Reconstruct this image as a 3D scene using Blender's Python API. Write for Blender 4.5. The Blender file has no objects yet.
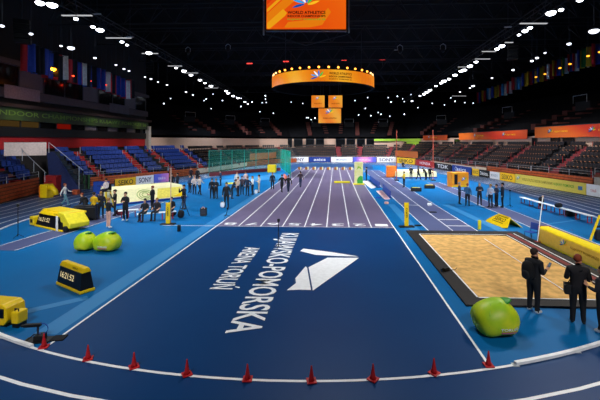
import bpy, math, random
from mathutils import Vector, Matrix, Euler
random.seed(7)
S = bpy.context.scene
COL = S.collection
PI = math.pi
R = math.radians

# ------------------------------------------------------------------ camera model (ground-plane survey of the hall)
FOC, CAMH, HORIZ, AXIS = 375., 4.94, 142., 318.
YAW = math.atan(17 / 375.)
def at(px, py, z=0.):
    d = (CAMH - z) * FOC / (py - HORIZ); s = (px - AXIS) / FOC * d
    return Vector((-d*math.sin(YAW) + s*math.cos(YAW), d*math.cos(YAW) + s*math.sin(YAW), z))
def atd(px, py, d):
    s = (px - AXIS) / FOC * d
    return Vector((-d*math.sin(YAW) + s*math.cos(YAW), d*math.cos(YAW) + s*math.sin(YAW), CAMH - (py-HORIZ)*d/FOC))

# ------------------------------------------------------------------ materials
def srgb(c):
    if isinstance(c, str):
        c = tuple(int(c[i:i+2], 16)/255 for i in (0, 2, 4))
    return tuple((x/12.92 if x <= .04045 else ((x+.055)/1.055)**2.4) for x in c) + (1,)
MATS = {}
def mat(name, col, rough=.55, metal=0, noise=.12, scale=6, emit=0, alpha=1, spec=.4, col2=None, coat=0):
    if name in MATS: return MATS[name]
    m = bpy.data.materials.new(name); m.use_nodes = True
    nt = m.node_tree; b = nt.nodes['Principled BSDF']
    c = srgb(col)
    tc = nt.nodes.new('ShaderNodeTexCoord')
    nz = nt.nodes.new('ShaderNodeTexNoise'); nz.inputs['Scale'].default_value = scale; nz.inputs['Detail'].default_value = 4
    nt.links.new(tc.outputs['Object'], nz.inputs['Vector'])
    rp = nt.nodes.new('ShaderNodeValToRGB')
    c2 = srgb(col2) if col2 else tuple(x*(1-noise) for x in c[:3])+(1,)
    c1 = c if col2 else tuple(min(1, x*(1+noise)) for x in c[:3])+(1,)
    rp.color_ramp.elements[0].position = .35; rp.color_ramp.elements[1].position = .65
    rp.color_ramp.elements[0].color = c2; rp.color_ramp.elements[1].color = c1
    nt.links.new(nz.outputs['Fac'], rp.inputs['Fac'])
    nt.links.new(rp.outputs['Color'], b.inputs['Base Color'])
    b.inputs['Roughness'].default_value = rough; b.inputs['Metallic'].default_value = metal
    b.inputs['Specular IOR Level'].default_value = spec
    b.inputs['Coat Weight'].default_value = coat
    if emit:
        nt.links.new(rp.outputs['Color'], b.inputs['Emission Color']); b.inputs['Emission Strength'].default_value = emit
    if alpha < 1: b.inputs['Alpha'].default_value = alpha
    MATS[name] = m
    return m
def ramp_mat(name, cols, scale, angle=0, emit=0, rough=.5, kind='BANDS', distort=2.0):
    """diagonal coloured bands (printed or shown artwork)"""
    if name in MATS: return MATS[name]
    m = bpy.data.materials.new(name); m.use_nodes = True
    nt = m.node_tree; b = nt.nodes['Principled BSDF']
    tc = nt.nodes.new('ShaderNodeTexCoord'); mp = nt.nodes.new('ShaderNodeMapping')
    mp.inputs['Rotation'].default_value = (0, angle, 0)
    nt.links.new(tc.outputs['Object'], mp.inputs['Vector'])
    w = nt.nodes.new('ShaderNodeTexWave'); w.inputs['Scale'].default_value = scale; w.inputs['Distortion'].default_value = distort
    w.inputs['Detail'].default_value = 1; w.inputs['Detail Scale'].default_value = .6
    nt.links.new(mp.outputs['Vector'], w.inputs['Vector'])
    rp = nt.nodes.new('ShaderNodeValToRGB'); rp.color_ramp.interpolation = 'EASE'
    els = rp.color_ramp.elements
    while len(els) < len(cols): els.new(.5)
    for i, c in enumerate(cols):
        els[i].position = i/(len(cols)-1); els[i].color = srgb(c)
    nt.links.new(w.outputs['Fac'], rp.inputs['Fac'])
    nt.links.new(rp.outputs['Color'], b.inputs['Base Color']); b.inputs['Roughness'].default_value = rough
    if emit:
        b.inputs['Base Color'].default_value = (0, 0, 0, 1)
        nt.links.remove(b.inputs['Base Color'].links[0])
        nt.links.new(rp.outputs['Color'], b.inputs['Emission Color']); b.inputs['Emission Strength'].default_value = emit
    MATS[name] = m
    return m
def emis(name, col, s):
    if name in MATS: return MATS[name]
    m = bpy.data.materials.new(name); m.use_nodes = True
    nt = m.node_tree; nt.nodes.clear()
    e = nt.nodes.new('ShaderNodeEmission'); e.inputs['Color'].default_value = srgb(col); e.inputs['Strength'].default_value = s
    o = nt.nodes.new('ShaderNodeOutputMaterial'); nt.links.new(e.outputs[0], o.inputs[0])
    MATS[name] = m
    return m
def mesh_screen(name, col, a):
    if name in MATS: return MATS[name]
    m = bpy.data.materials.new(name); m.use_nodes = True
    nt = m.node_tree; nt.nodes.clear()
    d = nt.nodes.new('ShaderNodeBsdfDiffuse'); d.inputs['Color'].default_value = srgb(col)
    t = nt.nodes.new('ShaderNodeBsdfTransparent'); x = nt.nodes.new('ShaderNodeMixShader'); x.inputs[0].default_value = a
    o = nt.nodes.new('ShaderNodeOutputMaterial')
    nt.links.new(t.outputs[0], x.inputs[1]); nt.links.new(d.outputs[0], x.inputs[2]); nt.links.new(x.outputs[0], o.inputs[0])
    MATS[name] = m
    return m

def floor_mat(name, col, col2, rough=.5, spec=.3):
    """rubber sports floor: large soft wear patches plus fine grain"""
    if name in MATS: return MATS[name]
    m = bpy.data.materials.new(name); m.use_nodes = True
    nt = m.node_tree; b = nt.nodes['Principled BSDF']; N = nt.nodes.new; L = nt.links.new
    tc = N('ShaderNodeTexCoord')
    n1 = N('ShaderNodeTexNoise'); n1.inputs['Scale'].default_value = .22; n1.inputs['Detail'].default_value = 6
    n2 = N('ShaderNodeTexNoise'); n2.inputs['Scale'].default_value = 60; n2.inputs['Detail'].default_value = 2
    L(tc.outputs['Object'], n1.inputs['Vector']); L(tc.outputs['Object'], n2.inputs['Vector'])
    mx = N('ShaderNodeMix'); mx.data_type = 'RGBA'
    mx.inputs['A'].default_value = srgb(col); mx.inputs['B'].default_value = srgb(col2)
    mr = N('ShaderNodeMapRange'); mr.inputs[1].default_value = .3; mr.inputs[2].default_value = .7
    L(n1.outputs['Fac'], mr.inputs[0]); L(mr.outputs[0], mx.inputs['Factor'])
    bp = N('ShaderNodeBump'); bp.inputs['Strength'].default_value = .15; bp.inputs['Distance'].default_value = .004
    L(n2.outputs['Fac'], bp.inputs['Height']); L(bp.outputs[0], b.inputs['Normal'])
    L(mx.outputs['Result'], b.inputs['Base Color'])
    b.inputs['Roughness'].default_value = rough; b.inputs['Specular IOR Level'].default_value = spec
    MATS[name] = m
    return m

M_infield = floor_mat('infield_blue', '02609e', '036cac', .5, .12)
M_navy = floor_mat('sprint_navy', '02376c', '043f76', .45, .16)
M_sprint = floor_mat('sprint_painted_sheen', '686080', '706684', .45, .2)  # same navy floor, its distant purplish reflections painted into the colour
M_oval = floor_mat('oval_grey', '1c4474', '284f80', .45, .2)
M_run = floor_mat('runway_grey', '4c5680', '586088', .5, .2)
M_hall = floor_mat('hall_floor', '26303c', '2c3744', .6)
M_pale = floor_mat('pale_blue', '2a7cba', '3286c0', .5)
M_white = mat('line_white', 'f4f6fa', .5, noise=.05)
M_yel = mat('bright_yellow', 'f2cc10', .4, noise=.06)
M_yel2 = mat('soft_yellow', 'e8d820', .5, noise=.08)
M_cream = mat('cream_vinyl', 'ece6b4', .5, noise=.06)
M_black = mat('black_plastic', '0c0d10', .45, noise=.15)
M_dark = mat('dark_fabric', '14161c', .8, noise=.2)
M_blackhole = mat('ceiling_black', '08090c', .9, noise=.2, spec=.1)
M_steel = mat('dark_steel', '3a3f48', .45, metal=.6)
M_alu = mat('pale_metal', 'c4cad0', .35, metal=.5)
M_wood = mat('slat_wood', 'b4552a', .45, noise=.25, scale=3)
M_wood2 = mat('slat_wood_dark', '6a3218', .5, noise=.25, scale=3)
M_red = mat('signal_red', 'c01c24', .5, noise=.08)
M_redd = mat('deep_red', 'a0181c', .6, noise=.1)
M_orange = mat('orange', 'e8741c', .5, noise=.08)
M_blue = mat('royal_blue', '16409c', .5, noise=.08)
M_seatblue = mat('seat_blue', '16347f', .45, noise=.08)
M_seatdark = mat('seat_dark', '1c1c22', .45, noise=.1)
M_seatedge = mat('seat_edge', 'd89468', .5, noise=.1)
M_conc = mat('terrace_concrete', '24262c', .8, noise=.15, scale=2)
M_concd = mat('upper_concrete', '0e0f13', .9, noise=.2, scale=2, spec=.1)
M_pink = mat('pale_wall', 'ccac9a', .7, noise=.06)
M_glass = mat('dark_glass', '0c0e12', .12, noise=.1, spec=.6)
M_green = mat('bag_lime', 'd6dc20', .45, col2='98c81c', scale=1.6)
M_greend = mat('bag_green', '2c8c24', .5, noise=.15)
M_skin = mat('skin', 'c89478', .55, noise=.06)
M_net = mesh_screen('teal_net', '14806e', .27)
M_sand = mat('sand', 'd8aa64', .9, noise=.2, scale=3.5)
M_pit = mat('pit_black', '1c191c', .7, noise=.25)
M_pitred = mat('pit_red', '7a2c2a', .7, noise=.2)
M_grn = mat('print_green', '3aa83c', .5)
M_lime = mat('banner_lime', '9cc83c', .5, noise=.08)

# ------------------------------------------------------------------ mesh builder
class MB:
    def __init__(s): s.v = []; s.f = []; s.m = []
    def add(s, vs, fs, mi=0, T=None):
        o = len(s.v)
        for p in vs:
            p = Vector(p)
            s.v.append(T @ p if T else p)
        for f in fs:
            s.f.append([i+o for i in f]); s.m.append(mi)
    def box(s, c, d, rz=0, mi=0, T=None, taper=None):
        x, y, z = d[0]/2, d[1]/2, d[2]/2
        tx, ty = taper if taper else (1, 1)
        vs = [Vector((a*x*(tx if k > 0 else 1), b*y*(ty if k > 0 else 1), k*z)) for k in (-1, 1) for a, b in ((-1,-1),(1,-1),(1,1),(-1,1))]
        Mx = Matrix.Translation(Vector(c)) @ Matrix.Rotation(rz, 4, 'Z')
        if T: Mx = T @ Mx
        s.add(vs, [(3,2,1,0),(4,5,6,7),(0,1,5,4),(1,2,6,5),(2,3,7,6),(3,0,4,7)], mi, Mx)
    def tube(s, pts, r, n=8, mi=0, r2=None, T=None, cap=True):
        pts = [Vector(p) for p in pts]; k = len(pts); vs = []
        up = Vector((0, 0, 1))
        for i, p in enumerate(pts):
            t = (pts[min(i+1, k-1)] - pts[max(i-1, 0)]).normalized()
            a = t.cross(up if abs(t.z) < .95 else Vector((1, 0, 0))).normalized(); b = t.cross(a)
            rr = r if r2 is None else r + (r2-r)*i/(k-1)
            for j in range(n):
                an = 2*PI*j/n; vs.append(p + a*math.cos(an)*rr + b*math.sin(an)*rr)
        fs = [(i*n+j, i*n+(j+1) % n, (i+1)*n+(j+1) % n, (i+1)*n+j) for i in range(k-1) for j in range(n)]
        if cap: fs += [tuple(range(n-1, -1, -1)), tuple((k-1)*n+j for j in range(n))]
        s.add(vs, fs, mi, T)
    def lathe(s, prof, n=20, mi=0, T=None):
        vs = []; k = len(prof)
        for r, z in prof:
            for j in range(n): vs.append(Vector((r*math.cos(2*PI*j/n), r*math.sin(2*PI*j/n), z)))
        fs = [(i*n+j, i*n+(j+1) % n, (i+1)*n+(j+1) % n, (i+1)*n+j) for i in range(k-1) for j in range(n)]
        fs += [tuple(range(n-1, -1, -1)), tuple((k-1)*n+j for j in range(n))]
        s.add(vs, fs, mi, T)
    def poly(s, pts, z=0, mi=0):
        s.add([(p[0], p[1], z) for p in pts], [tuple(range(len(pts)))], mi)
    def prism(s, pts, z0, z1, mi=0, T=None):
        n = len(pts)
        a = sum(pts[i][0]*pts[(i+1) % n][1]-pts[(i+1) % n][0]*pts[i][1] for i in range(n))
        if a < 0: pts = pts[::-1]
        vs = [(p[0], p[1], z0) for p in pts] + [(p[0], p[1], z1) for p in pts]
        fs = [tuple(range(n-1, -1, -1)), tuple(range(n, 2*n))] + [(i, (i+1) % n, n+(i+1) % n, n+i) for i in range(n)]
        s.add(vs, fs, mi, T)
    def ribbon(s, pts, w, z, mi=0):
        """flat stripe centred on a ground polyline"""
        pts = [Vector((p[0], p[1], 0)) for p in pts]; k = len(pts); vs = []
        for i, p in enumerate(pts):
            t = (pts[min(i+1, k-1)]-pts[max(i-1, 0)]).normalized(); nrm = Vector((-t.y, t.x, 0))
            vs += [p+nrm*w/2+Vector((0, 0, z)), p-nrm*w/2+Vector((0, 0, z))]
        s.add(vs, [(2*i, 2*i+1, 2*i+3, 2*i+2) for i in range(k-1)], mi)
    def wall(s, pts, z0, z1, th=.1, mi=0):
        """upright band along a ground polyline"""
        pts = [Vector((p[0], p[1], 0)) for p in pts]; k = len(pts); vs = []
        for i, p in enumerate(pts):
            t = (pts[min(i+1, k-1)]-pts[max(i-1, 0)]).normalized(); nrm = Vector((-t.y, t.x, 0))*th/2
            for q in (p+nrm, p-nrm):
                vs += [q+Vector((0, 0, z0)), q+Vector((0, 0, z1))]
        fs = []
        for i in range(k-1):
            a = 4*i; b = a+4
            fs += [(a, b, b+1, a+1), (a+2, a+3, b+3, b+2), (a+1, b+1, b+3, a+3), (a, a+2, b+2, b)]
        fs += [(0, 1, 3, 2), (4*k-4, 4*k-2, 4*k-1, 4*k-3)]
        s.add(vs, fs, mi)
    def blob(s, c, r, nu=14, nv=9, mi=0, T=None, p=1.0, f=None):
        vs = []; fs = []
        for i in range(nv+1):
            th = PI*i/nv
            for j in range(nu):
                ph = 2*PI*j/nu
                q = [math.sin(th)*math.cos(ph), math.sin(th)*math.sin(ph), math.cos(th)]
                q = [math.copysign(abs(x)**p, x) for x in q]
                q = Vector((q[0]*r[0], q[1]*r[1], q[2]*r[2]))
                if f: q = f(q)
                vs.append(q+Vector(c))
        for i in range(nv):
            for j in range(nu):
                fs.append((i*nu+j, (i+1)*nu+j, (i+1)*nu+(j+1) % nu, i*nu+(j+1) % nu))
        s.add(vs, fs, mi, T)
    def mesh(s, name, mats, smooth=False):
        me = bpy.data.meshes.new(name); me.from_pydata([tuple(v) for v in s.v], [], s.f)
        for m in (mats if isinstance(mats, (list, tuple)) else [mats]): me.materials.append(m)
        me.polygons.foreach_set('material_index', s.m)
        if smooth: me.polygons.foreach_set('use_smooth', [True]*len(s.f))
        me.validate(); me.update()
        return me
    def build(s, name, mats, parent=None, smooth=False, loc=None, rz=0, bevel=0):
        o = bpy.data.objects.new(name, s.mesh(name, mats, smooth)); COL.objects.link(o)
        if parent: o.parent = parent
        if loc is not None: o.location = loc
        o.rotation_euler.z = rz
        if bevel:
            md = o.modifiers.new('bevel', 'BEVEL'); md.width = bevel; md.segments = 2; md.limit_method = 'ANGLE'
        return o
def tag(o, label, cat, group=None):
    o['label'] = label; o['category'] = cat
    if group: o['group'] = group
    return o
def thing(name, label, cat, loc=(0, 0, 0), rz=0, group=None):
    o = bpy.data.objects.new(name, None); o.empty_display_size = .2; COL.objects.link(o)
    o.location = loc; o.rotation_euler.z = rz
    return tag(o, label, cat, group)
def struct(name, mb, mats, parent=None, smooth=False):
    o = mb.build(name, mats, parent, smooth)
    if not parent: o['kind'] = 'structure'
    return o
def copy_tree(root, loc, rz=None, label=None):
    c = root.copy(); COL.objects.link(c); c.location = loc
    if rz is not None: c.rotation_euler.z = rz
    if label: c['label'] = label
    for ch in list(root.children):
        d = ch.copy(); COL.objects.link(d); d.parent = c
        for g in list(ch.children):
            e = g.copy(); COL.objects.link(e); e.parent = d
    return c
def text(name, body, w, h, m, parent, T, ext=.004, shear=0, bold=.012):
    """lettering fitted to w x h; T maps x right, y up, z out"""
    cu = bpy.data.curves.new('t', 'FONT'); cu.body = body; cu.size = 1; cu.extrude = 0; cu.resolution_u = 3
    cu.shear = shear; cu.offset = bold
    o = bpy.data.objects.new('t', cu); COL.objects.link(o)
    bpy.context.view_layer.update()
    me = bpy.data.meshes.new_from_object(o.evaluated_get(bpy.context.evaluated_depsgraph_get()))
    bpy.data.objects.remove(o); bpy.data.curves.remove(cu)
    xs = [v.co.x for v in me.vertices]; ys = [v.co.y for v in me.vertices]
    x0, x1, y0, y1 = min(xs), max(xs), min(ys), max(ys)
    for v in me.vertices:
        v.co = T @ Vector(((v.co.x-(x0+x1)/2)/(x1-x0)*w, (v.co.y-(y0+y1)/2)/(y1-y0)*h, ext))
    me.materials.clear(); me.materials.append(m); me.name = name; me.update()
    q = bpy.data.objects.new(name, me); COL.objects.link(q)
    if parent: q.parent = parent
    return q
def frame(o, x, y=(0, 0, 1)):
    """matrix with x right, y up, z = x cross y at o"""
    x = Vector(x).normalized(); y = Vector(y).normalized(); z = x.cross(y)
    return Matrix(((x.x, y.x, z.x, o[0]), (x.y, y.y, z.y, o[1]), (x.z, y.z, z.z, o[2]), (0, 0, 0, 1)))
def lerp(a, b, t): return Vector(a)*(1-t)+Vector(b)*t
def smooth_path(pts, n=6):
    P = [Vector((p[0], p[1], 0)) for p in pts]; out = []
    for i in range(len(P)-1):
        p0 = P[max(i-1, 0)]; p1 = P[i]; p2 = P[i+1]; p3 = P[min(i+2, len(P)-1)]
        for k in range(n):
            t = k/n
            out.append(.5*((2*p1)+(p2-p0)*t+(2*p0-5*p1+4*p2-p3)*t*t+(3*p1-p0-3*p2+p3)*t**3))
    out.append(P[-1])
    return out

# ------------------------------------------------------------------ floor
KC = Vector((-1.35, 26.1, 0)); KR = 18.4; OR = 24.4
def arc(r, a0, a1, n): return [(KC.x+r*math.cos(R(a0+(a1-a0)*i/n)), KC.y+r*math.sin(R(a0+(a1-a0)*i/n))) for i in range(n+1)]
kerb_side = smooth_path([(17.05,26.1),(17.45,33),(17.5,41),(17.2,50),(15.8,60),(13.2,71),(9.5,80),(4.5,84.8),(-1,85.6),(-5.5,84.6),(-9.6,80),(-12.4,71),(-14.6,60),(-17.0,50),(-19.4,40.5),(-20.2,33),(-19.75,26.1)], 4)
outer_side = smooth_path([(23.05,26.1),(22.9,34),(21.9,43.5),(20.4,56),(18.3,72),(16.6,82),(14.0,88.6),(7,90.4),(-1,90.4),(-7,90.2),(-12.6,86),(-16.6,73.5),(-19,60),(-22.2,50),(-26.7,40.5),(-27.4,33),(-25.75,26.1)], 4)
ka, oa = arc(KR, -180, 0, 48), arc(OR, -180, 0, 48)
K = [Vector((p[0], p[1], 0)) for p in ka[:-1]] + kerb_side[:-1]
O_ = [Vector((p[0], p[1], 0)) for p in oa[:-1]] + outer_side[:-1]
mb = MB(); mb.box((0, 55, -.1), (130, 130, .2)); FLOOR = struct('floor', mb, M_hall)
mb = MB(); n = len(K)
mb.poly([(p.x, p.y) for p in K], .002)
struct('infield', mb, M_infield, FLOOR)
mb = MB()
mb.add([p+Vector((0, 0, .002)) for p in K]+[p+Vector((0, 0, .002)) for p in O_], [(i, n+i, n+(i+1) % n, (i+1) % n) for i in range(n)])
struct('oval_track', mb, M_oval, FLOOR)
mb = MB(); i0, i1 = 6, 42
mb.add([p+Vector((0, 0, .004)) for p in K[i0:i1+1]]+[p+Vector((0, 0, .004)) for p in O_[i0:i1+1]], [(i, i1-i0+1+i, i1-i0+2+i, i+1) for i in range(i1-i0)])
struct('near_bend', mb, M_navy, FLOOR)
mb = MB()
for j in range(1, 7):
    q = [K[i].lerp(O_[i], j/6) for i in range(n)]; mb.ribbon(q+[q[0]], .085, .006)
struct('oval_lane_lines', mb, M_white, FLOOR)
SX0, SX1, SY, SE = -6.95, 3.4, 21.75, 72.
def kerb_y(x): return KC.y-math.sqrt(KR**2-(x-KC.x)**2)
bot = [(SX0+(SX1-SX0)*i/20, kerb_y(SX0+(SX1-SX0)*i/20)) for i in range(21)]
mb = MB(); mb.poly(bot+[(SX1, SY), (SX0, SY)], .004); struct('sprint_apron', mb, M_navy, FLOOR)
mb = MB(); mb.poly([(SX0, SY), (SX1, SY), (SX1, SE), (SX0, SE)], .004); struct('sprint_straight', mb, M_sprint, FLOOR)
mb = MB(); mb.poly([(SX0-1.5, 66.8), (SX1+3.5, 66.8), (SX1+4.5, 82), (0, 86), (SX0-3, 82)], .003); struct('straight_run_on', mb, M_oval, FLOOR)
mb = MB()
LW = (SX1-SX0)/8
for j in range(9):
    x = SX0+LW*j
    mb.ribbon([(x, kerb_y(x) if j in (0, 8) else SY), (x, SE)], .065, .008)
mb.ribbon([(-10.2, SY), (SX1, SY)], .055, .009)
for y in (SE-.2, 66.): mb.ribbon([(SX0, y), (SX1, y)], .06, .009)
ar = arc(KR, -180, 0, 96)
mb.ribbon(ar, .075, .01)
struct('sprint_lines', mb, M_white, FLOOR)
for j in range(8):
    T = frame((SX0+LW*(j+.5), SY+.62, .010), (-1, 0, 0), (0, -1, 0))
    text('lane_number', str(8-j), .75, .62, M_white, FLOOR, T)
# runways, each with white edges
mb = MB(); ml = MB()
def runway(x0, x1, y0, y1, dx=0, mid=()):
    mb.poly([(x0, y0), (x1, y0), (x1+dx, y1), (x0+dx, y1)], .004)
    for x in (x0, x1)+tuple(mid): ml.ribbon([(x, y0), (x+dx, y1)], .05, .009)
runway(5.2, 7.9, 20.95, 66, -.2, (6.55,))
runway(11.3, 12.72, 13.2, 46.5, .0)
runway(-15.95, -14.55, 16.4, 30.5, .55)
for y, a, b in ((29.6, 5.2, 6.55), (24.2, 6.55, 7.9), (22.4, 6.55, 7.9)): ml.ribbon([(a, y), (b, y)], .12, .010)
for p, q in (((9.0, 18), (14, 27)), ((13.4, 27), (17, 27.2))): pass
struct('runways', mb, M_run, FLOOR); struct('runway_lines', ml, M_white, FLOOR)
mb = MB()
mb.ribbon([(-7.45, 9.3), (-7.45, 23), (-7.3, 36)], .62, .005)
a, b = at(20, 313), at(88, 297.5); mb.ribbon([a, b], .34, .005)
mb.ribbon([(8.7, 30), (9.3, 20.95)], .55, .005)
mb.ribbon([(4.5, 20.2), (4.45, 30)], .55, .005)
a, b = at(548, 224), at(600, 217); mb.ribbon([a, b], .2, .005)
struct('pale_floor_bands', mb, M_pale, FLOOR)
# floor lettering: reads towards the near bend, tops of the letters to the right
text('lettering', 'KUJAWSKO-POMORSKA', 10.6, 1.2, M_white, FLOOR, frame((-2.53, 14.85, .010), (0, -1, 0), (1, 0, 0)), bold=.016)
text('lettering', 'ARENA TORUŃ', 5.0, 1.0, M_white, FLOOR, frame((-3.72, 14.9, .010), (0, -1, 0), (1, 0, 0)), bold=.016)
def fp(cx, cy): return at(200+cx/3.3333, 220+cy/3.3333)
mb = MB()
for pl in ([(333,104),(345,96),(385,101),(440,108),(528,122),(460,121),(385,117)],
           [(362,158),(425,126),(530,127),(376,236)],
           [(289,235),(320,211),(318,195),(352,155),(357,160),(370,234),(330,233)]):
    mb.poly([fp(*p) for p in pl], .010)
struct('arena_emblem', mb, M_white, FLOOR)

# raised white kerb where the bend leaves the sprint straight
def kerb_rail(pts, label):
    t = thing('track_kerb', label, 'kerb', (pts[0][0], pts[0][1], 0)); mb = MB()
    q = [(p[0]-pts[0][0], p[1]-pts[0][1]) for p in pts]
    mb.wall(q, .012, .075, .09); mb.build('rail', M_white, t)
    mb = MB()
    for p in q[::3]: mb.box((p[0], p[1], .006), (.14, .14, .012))
    mb.build('foot_plate', M_alu, t)
kerb_rail([p for p in arc(KR, -180, 0, 96) if p[0] < SX0-.1], 'raised white track kerb curving along the left side of the near bend')
kerb_rail([p for p in arc(KR, -180, 0, 96) if p[0] > SX1+.25], 'raised white track kerb curving along the right side of the near bend')

# ------------------------------------------------------------------ shell
mb = MB(); mb.box((0, 55, 21.1), (130, 130, .2)); struct('ceiling', mb, M_blackhole)
mb = MB(); mb.box((0, 118, 10.5), (130, .3, 21)); struct('wall_far', mb, M_blackhole)
mb = MB(); mb.box((52, 55, 10.5), (.3, 126, 21)); struct('wall_right', mb, M_blackhole)

# ------------------------------------------------------------------ bowl
FR = [(-27.9,40.3),(-23.1,50.7),(-20.0,60.2),(-17.7,74.2),(-13.7,87.1),(-8.7,91.6),(14.8,92),(19.1,75.4),(21.1,57.3),(22.7,44.4),(24.1,34.4),(25.6,22)]
BK = [(-31.5,39.9),(-28.3,53.5),(-26.5,65),(-23.5,78),(-18.5,91),(-11.5,97.2),(17.5,97.8),(24.6,77.5),(26.4,59),(27.8,46),(29.4,35.5),(31,22)]
def path_len(P): return sum((Vector(P[i+1])-Vector(P[i])).length for i in range(len(P)-1))
def seg_cell(i, u, t): # u along segment, t front->back
    return lerp(lerp((*FR[i], 0), (*FR[i+1], 0), u), lerp((*BK[i], 0), (*BK[i+1], 0), u), t)
def px_of(p):
    c, s = math.cos(YAW), math.sin(YAW)
    d = -p.x*s+p.y*c; r = p.x*c+p.y*s
    return AXIS+FOC*r/d
# stands: name, segments, rows, first tread height, rise
STANDS = [('left', [0, 1], 6, .88, .53), ('corner', [2, 3, 4], 5, .9, .62), ('far', [5], 5, .95, .62), ('right', [6, 7, 8, 9, 10], 6, 1.5, .53)]
AISLES = {0: [.22, .72], 1: [.14, .78], 2: [.7], 3: [.5], 4: [.55], 5: [.42, .62, .90], 6: [.3, .75], 7: [.35, .85], 8: [.5], 9: [.3, .85], 10: [.5]}
seat_spots = []; aisle_list = []
for nm, segs, rows, z0, rise in STANDS:
    mb = MB()
    for i in segs:
        for r in range(rows):
            t0, t1 = r/rows, (r+1)/rows; zb = z0+rise*r
            q = [seg_cell(i, 0, t0), seg_cell(i, 1, t0), seg_cell(i, 1, t1), seg_cell(i, 0, t1)]
            mb.prism([(p.x, p.y) for p in q], max(0, zb-rise-.2 if r else 0), zb)
            L = (q[1]-q[0]).length; nseat = int(L/.52)
            for k in range(nseat):
                u = (k+.5)/nseat
                if any(abs(u-a)*L < .75 for a in AISLES[i]) or k == 0 or k == nseat-1: continue
                p = seg_cell(i, u, t0+.52/rows); d = seg_cell(i, min(1, u+.05), t0)-seg_cell(i, max(0, u-.05), t0)
                seat_spots.append((nm, p, zb, math.atan2(d.y, d.x), i, r))
        for a in AISLES[i]: aisle_list.append((nm, i, a, rows, z0, rise))
    lab = {'left': 'dark concrete terrace carrying the blue seats on the left', 'corner': 'concrete terrace in the far left corner behind the green net',
           'far': 'concrete terrace across the far end of the hall', 'right': 'long concrete terrace carrying the dark seats on the right'}[nm]
    mb.build('seating_terrace', M_conc)['kind'] = 'structure'

# seats
def seat_mesh(name, body, edge):
    mb = MB()
    mb.box((0, 0, .40), (.49, .40, .05)); mb.box((0, -.205, .40), (.17, .02, .055), mi=1)
    T = Matrix.Translation((0, .2, .62)) @ Matrix.Rotation(-.18, 4, 'X')
    mb.box((0, 0, 0), (.50, .045, .46), T=T); mb.box((0, -.03, .19), (.06, .012, .03), mi=1, T=T)
    mb.box((0, .08, .19), (.08, .10, .38))
    return mb.mesh(name, [body, edge])
me_blue = seat_mesh('spectator_seat', M_seatblue, mat('seat_blue_edge', '1c3a84', .5))
me_dark = seat_mesh('spectator_seat', M_seatdark, M_seatedge)
ROWN = ['front', 'second', 'third', 'fourth', 'fifth', 'sixth', 'seventh']
A0, A1, A2, A3 = (-26.5, 27.1), (-29.1, 35.4), (-31.6, 36.0), (-31.6, 25.4)   # nearest left block
for r in range(5):
    q = [lerp((*A0, 0), (*A3, 0), (r+.5)/5), lerp((*A1, 0), (*A2, 0), (r+.5)/5)]
    for k in range(14):
        u = (k+.5)/15
        if not .52 < u < .66:
            d = q[1]-q[0]; seat_spots.append(('edge', lerp(q[0], q[1], u), 1.35+.5*r, math.atan2(d.y, d.x), 99, r))
seat_spots = sorted([s for s in seat_spots if -6 < px_of(s[1]) < 606 and s[1].y > 5], key=lambda s: s[1].length)
SIDE = {'left': 'left stand', 'right': 'right stand', 'corner': 'far left corner stand', 'far': 'far end stand', 'edge': 'block at the left edge'}
for s in seat_spots[:300]:
    blue = s[0] in ('left', 'edge')
    o = bpy.data.objects.new('spectator_seat', me_blue if blue else me_dark); COL.objects.link(o)
    o.location = (s[1].x, s[1].y, s[2]); o.rotation_euler.z = s[3]
    tag(o, '%s tip-up seat in the %s row of the %s' % ('blue' if blue else 'black and tan', ROWN[s[5]], SIDE[s[0]]), 'seat',
        '%s seats in the %s row of the %s' % ('blue' if blue else 'dark', ROWN[s[5]], SIDE[s[0]]))
mb = MB()
for s in seat_spots[300:]:
    me = me_blue if s[0] == 'left' else me_dark; mo = 2 if s[0] == 'left' else 0
    T = Matrix.Translation((s[1].x, s[1].y, s[2])) @ Matrix.Rotation(s[3], 4, 'Z'); o0 = len(mb.v)
    mb.v += [T @ v.co for v in me.vertices]; mb.f += [[i+o0 for i in p.vertices] for p in me.polygons]; mb.m += [p.material_index+mo for p in me.polygons]
o = mb.build('spectator_seats', [M_seatdark, M_seatedge, M_seatblue, MATS['seat_blue_edge']]); o['kind'] = 'stuff'
tag(o, 'distant rows of tip-up seats in the stands around the far half', 'seats')
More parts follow.
